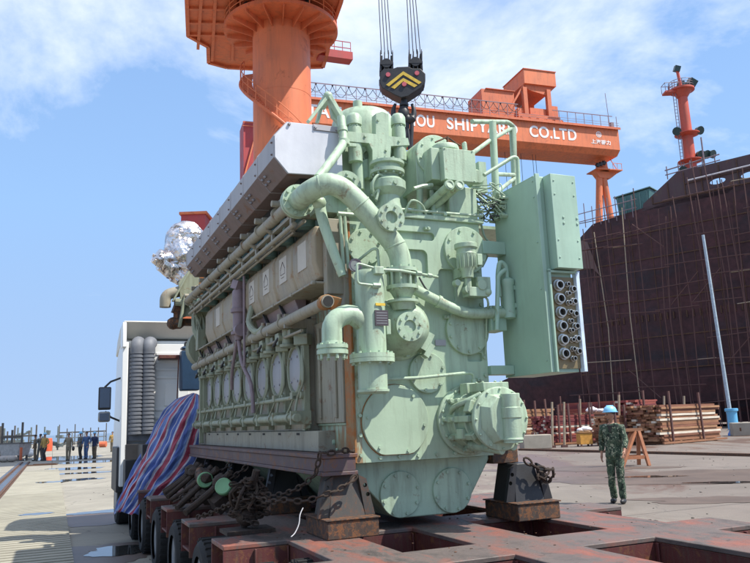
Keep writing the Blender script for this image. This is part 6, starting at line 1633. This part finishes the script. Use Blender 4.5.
far = [(34.5, 461, 'person in olive brown clothes at the rail, leftmost of the far group', 200, br_, br_, None), (39.5, 461, 'person in grey coat close behind the leftmost olive-clad one', 150, gy, gy, None), (44, 461, 'person in tan and red jacket with a blue helmet, near the rails', 250, yl, dk, blueh),
       (68, 461, 'person in khaki holding a dark bag, alone between the two groups', 270, kh, kh, None), (80, 459.5, 'person with dark vest and pale bag, left of the pair in dark blue', 240, gy, dk, blueh), (86, 459.5, 'taller person in dark blue-grey jacket in the middle of the right trio', 265, bl, bl, None), (94, 459, 'person in navy jacket and brown trousers, right of the trio', 255, nv, br_, blueh),
       (112, 452, 'farther person in yellow-tan work clothes near the truck mirror', 270, yl, kh, None), (116, 450.5, 'farthest person in tan clothes beside the truck', 200, kh, yl, None)]
for i, (x, y, lb, fc, jk, tr2, ht2) in enumerate(far):
    p = atz(x, y, 0); sc = 1.0
    person(lb, p, R(fc), jk, tr2, ht2, 1.72 + .03 * (i % 3), arms=(((.27, .02, 1.16, .30, .10, .93), (.30, -.03, 1.18, .20, .16, 1.12)), ((.24, .06, 1.18, .10, .24, 1.14), (.25, -.02, 1.15, .25, .05, .92)), ((.30, -.04, 1.17, .22, .10, 1.02), (.24, .0, 1.15, .24, .10, .91)))[i % 3], headturn=R((-35, 20, 40, 0)[i % 4]), legs=((.06 * (i % 3), .12 * (i % 2)), (-.02, -.10)), detail=False, bag=(i == 3), group=gp_)

# ------------------------------------------------------------------ far left quay clutter
def fence(x0, x1, Y, ytop, ybot, label, posts, mat):
    a = aty(x0, 440, Y); b = aty(x1, 440, Y); a.z = b.z = 0; d = b - a; L = d.length
    t = thing('steel_barrier', label, 'barrier', a, math.atan2(d.y, d.x), 'steel barriers along the quay edge'); hh = aty((x0 + x1) / 2, ytop, Y).z
    m = MB()
    for k in range(posts): x = L * k / (posts - 1); m.bb(x - .06, x + .06, -.06, .06, 0, hh * (1.25 if k in (0, posts - 1, 2) else 1))
    m.build('barrier_post', mat, t, smooth=0)
    m = MB(); m.bb(0, L, -.05, .05, hh * .72, hh * .80); m.bb(0, L, -.04, .04, hh * .42, hh * .47); m.bb(0, L, -.04, .04, .1, .16); m.build('barrier_rail', mat, t, smooth=0)
fm = plain('weathered_steel', (.10, .09, .08), .7); fg = plain('grey_rail_paint', (.22, .24, .25), .6)
fence(59, 106, 120, 428, 441, 'tall grey steel barrier on the quay edge behind the group of people', 7, fm)
fence(72, 104, 96, 434, 442, 'lower pale barrier in front of the tall grey one', 6, fg)
fence(0, 36, 78, 431, 444, 'long grey steel barrier at the far left edge', 6, fm)
fence(2, 22, 56, 430, 448, 'nearer rusty barrier left of the people', 3, fm)
p = aty(15, 450, 55); p.z = 0
t = thing('steel_bin', 'pale grey open steel bin at the far left of the quay', 'bin', p, -.3)
m = MB(); m.loft([[Vector((x, y, z)) for x, y in ((-.9 * q, -.6 * q), (.9 * q, -.6 * q), (.9 * q, .6 * q), (-.9 * q, .6 * q))] for z, q in ((.3, .85), (1.15, 1.0))]); m.build('bin_body', plain('pale_grey_paint', (.40, .38, .36), .7), t)
m = MB()
for x in (-.7, .7):
    for y in (-.4, .4): m.bb(x - .06, x + .06, y - .06, y + .06, 0, .32)
m.bb(-.95, .95, -.65, .65, 1.15, 1.2); m.build('bin_leg', fm, t)
for (x, Y, lb, mt_, cat) in ((26, 58, 'bundle of white bags on the quay by the steel bin', M['cabwhite'], 'bags'),):
    p = aty(x, 450, Y); p.z = 0; m = MB()
    for k in range(6): m.ball((.3 * math.cos(k), .3 * math.sin(k * 2), .3 + .16 * (k % 3)), .32, (1, 1, .8), 2)
    o = m.build('bag_bundle', mt_, None, smooth=180); o.location = p; tag(o, lb, cat)
p = aty(48, 446, 80); p.z = 0; t = thing('orange_barrel', 'orange barrel standing behind the person with the blue helmet', 'barrel', p)
m = MB(); m.lathe((0, 0, 0), (0, 0, 1), [(0, .42), (.5, .45), (1.0, .43), (1.25, .38)], n=20); m.build('barrel_body', plain('signal_orange', (.60, .10, .04), .5), t); m = MB(); m.lathe((0, 0, 1.25), (0, 0, 1), [(0, .40), (.1, .38)], n=20); m.build('barrel_lid', M['orange'], t)
p = aty(103, 442, 90); p.z = 0; t = thing('orange_barrel', 'orange barrel lying by the barrier left of the farther yellow-clad person', 'barrel', p)
m = MB(); m.cyl((-.35, 0, .35), (.35, 0, .35), .35, n=18); m.build('barrel_body', plain('signal_orange_b', (.60, .14, .06), .5), t); m = MB(); m.cyl((.35, 0, .35), (.4, 0, .35), .32, n=18); m.build('barrel_lid', M['orange'], t)
p = aty(21, 452, 52); p.z = 0; t = thing('traffic_post', 'short orange marker post left of the people on the quay', 'marker post', p)
m = MB(); m.cyl((0, 0, 0.05), (0, 0, .9), .09, n=12); m.build('marker_post', M['orange'], t); m = MB(); m.cyl((0, 0, 0), (0, 0, .06), .25, n=14); m.build('marker_base', M['black'], t)
p = aty(116.5, 452, 60); p.z = 0; t = thing('traffic_post', 'short orange marker post beside the truck cab', 'marker post', p)
m = MB(); m.cyl((0, 0, 0.05), (0, 0, 1.2), .16, n=12); m.build('marker_post', M['orange'], t); m = MB(); m.cyl((0, 0, 0), (0, 0, .06), .3, n=14); m.build('marker_base', M['black'], t)
p = aty(3, 462, 50); p.z = 0; m = MB()
for k in range(5): m.ball((-.4 + .25 * k, .2 * (k % 2), .22), .3, (1.2, 1, .7), 2)
o = m.build('rubble_heap', plain('rubble_pale', (.38, .34, .30), .9), None, smooth=60); o.location = p; tag(o, 'low pale heap of sacks at the left edge of the quay', 'heap')
rnd = random.Random(8); m = MB()
for k in range(26):
    x = rnd.uniform(-4, 4); m.box((x, rnd.uniform(-1, 1), rnd.uniform(.2, 2.2)), (rnd.uniform(.3, 1.2), .4, rnd.uniform(.1, .5)), (0, rnd.uniform(-.4, .4), 0))
for k in range(6): m.bb(-4 + k * 1.5, -3.9 + k * 1.5, -.1, .1, 0, 2.6)
o = m.build('pipe_rack', plain('rack_blue_grey', (.14, .17, .17), .7), None, smooth=0); p = aty(26, 440, 84); p.z = 0; o.location = p; tag(o, 'dark blue-grey rack of stored pipes behind the far left barrier', 'rack')
p = g0(41, 466.5) if False else atz(42, 465.5, 0); m = MB(); m.box((0, 0, .03), (1.6, .35, .05), (0, 0, .2)); m.box((.1, .1, .07), (1.2, .2, .04), (0, 0, .1)); o = m.build('loose_board', M['rusty'], None, smooth=0); o.location = p; tag(o, 'dark loose boards lying on the ground near the people', 'boards')
# ------------------------------------------------------------------ small clutter
rnd = random.Random(77)
m = MB()
for k in range(420):
    x = rnd.uniform(-9, 16); y = rnd.uniform(9, 34); s = rnd.uniform(.008, .03)
    m.ball((x, y, s * .4), s, (1, rnd.uniform(.6, 1.4), .6), 1)
tag(m.build('grit', plain('grit_stone', (.16, .14, .12), .9), smooth=0), 'scattered grit and small stones on the concrete', 'grit', kind='stuff')
m = MB()
for k in range(60):
    u = rnd.uniform(-.9, 2.5); v = rnd.choice((-1.15, -.7, .3, -1.0, .35)) + rnd.uniform(-.15, .15)
    s = rnd.uniform(.003, .008); p = E(u, v, DZ + s * .4); m.ball(p, s, (1.6, 1, .5), 1)
tag(m.build('deck_scale', M['rusty'], smooth=0), 'flakes of rust lying on the trailer deck', 'rust flakes', kind='stuff')
# engine front cabling and small bore lines
def hose(pts, r, mat, nm='small_line'):
    m = MB(); m.tube([Vector(p) for p in pts], r, 8, smooth=4); part(nm, m, mat, bevel=0)
hose([(.14, -.02, 2.78), (.18, -.10, 2.70), (.24, -.12, 2.60), (.28, -.2, 2.52)], .009, M['green'])
hose([(.62, -.02, 2.86), (.66, -.05, 2.76), (.72, -.05, 2.70)], .008, M['black'], 'black_wire')
hose([(1.08, -.14, 2.74), (1.2, -.16, 2.66), (1.24, -.06, 2.5), (1.23, -.02, 2.2)], .010, M['green'])
hose([(.5, -.03, 3.40), (.55, -.08, 3.52), (.66, -.06, 3.5), (.72, -.02, 3.42)], .010, M['green'])
hose([(.24, -.04, 3.5), (.18, -.1, 3.62), (.25, -.1, 3.72), (.34, -.1, 3.66)], .012, M['green'])
for u, z in ((.58, 2.62), (.86, 2.52), (.24, 2.18), (1.15, 1.98), (.72, 3.30)):
    m = MB(); m.box((u, -.02, z), (.05, .04, .03)); m.cyl((u, -.04, z), (u, -.055, z), .009, n=6); part('pipe_clamp', m, G, bevel=.003)
m = MB(); m.box((.80, -.006, 2.30), (.10, .006, .05)); part('data_plate', m, M['casing'], bevel=0)
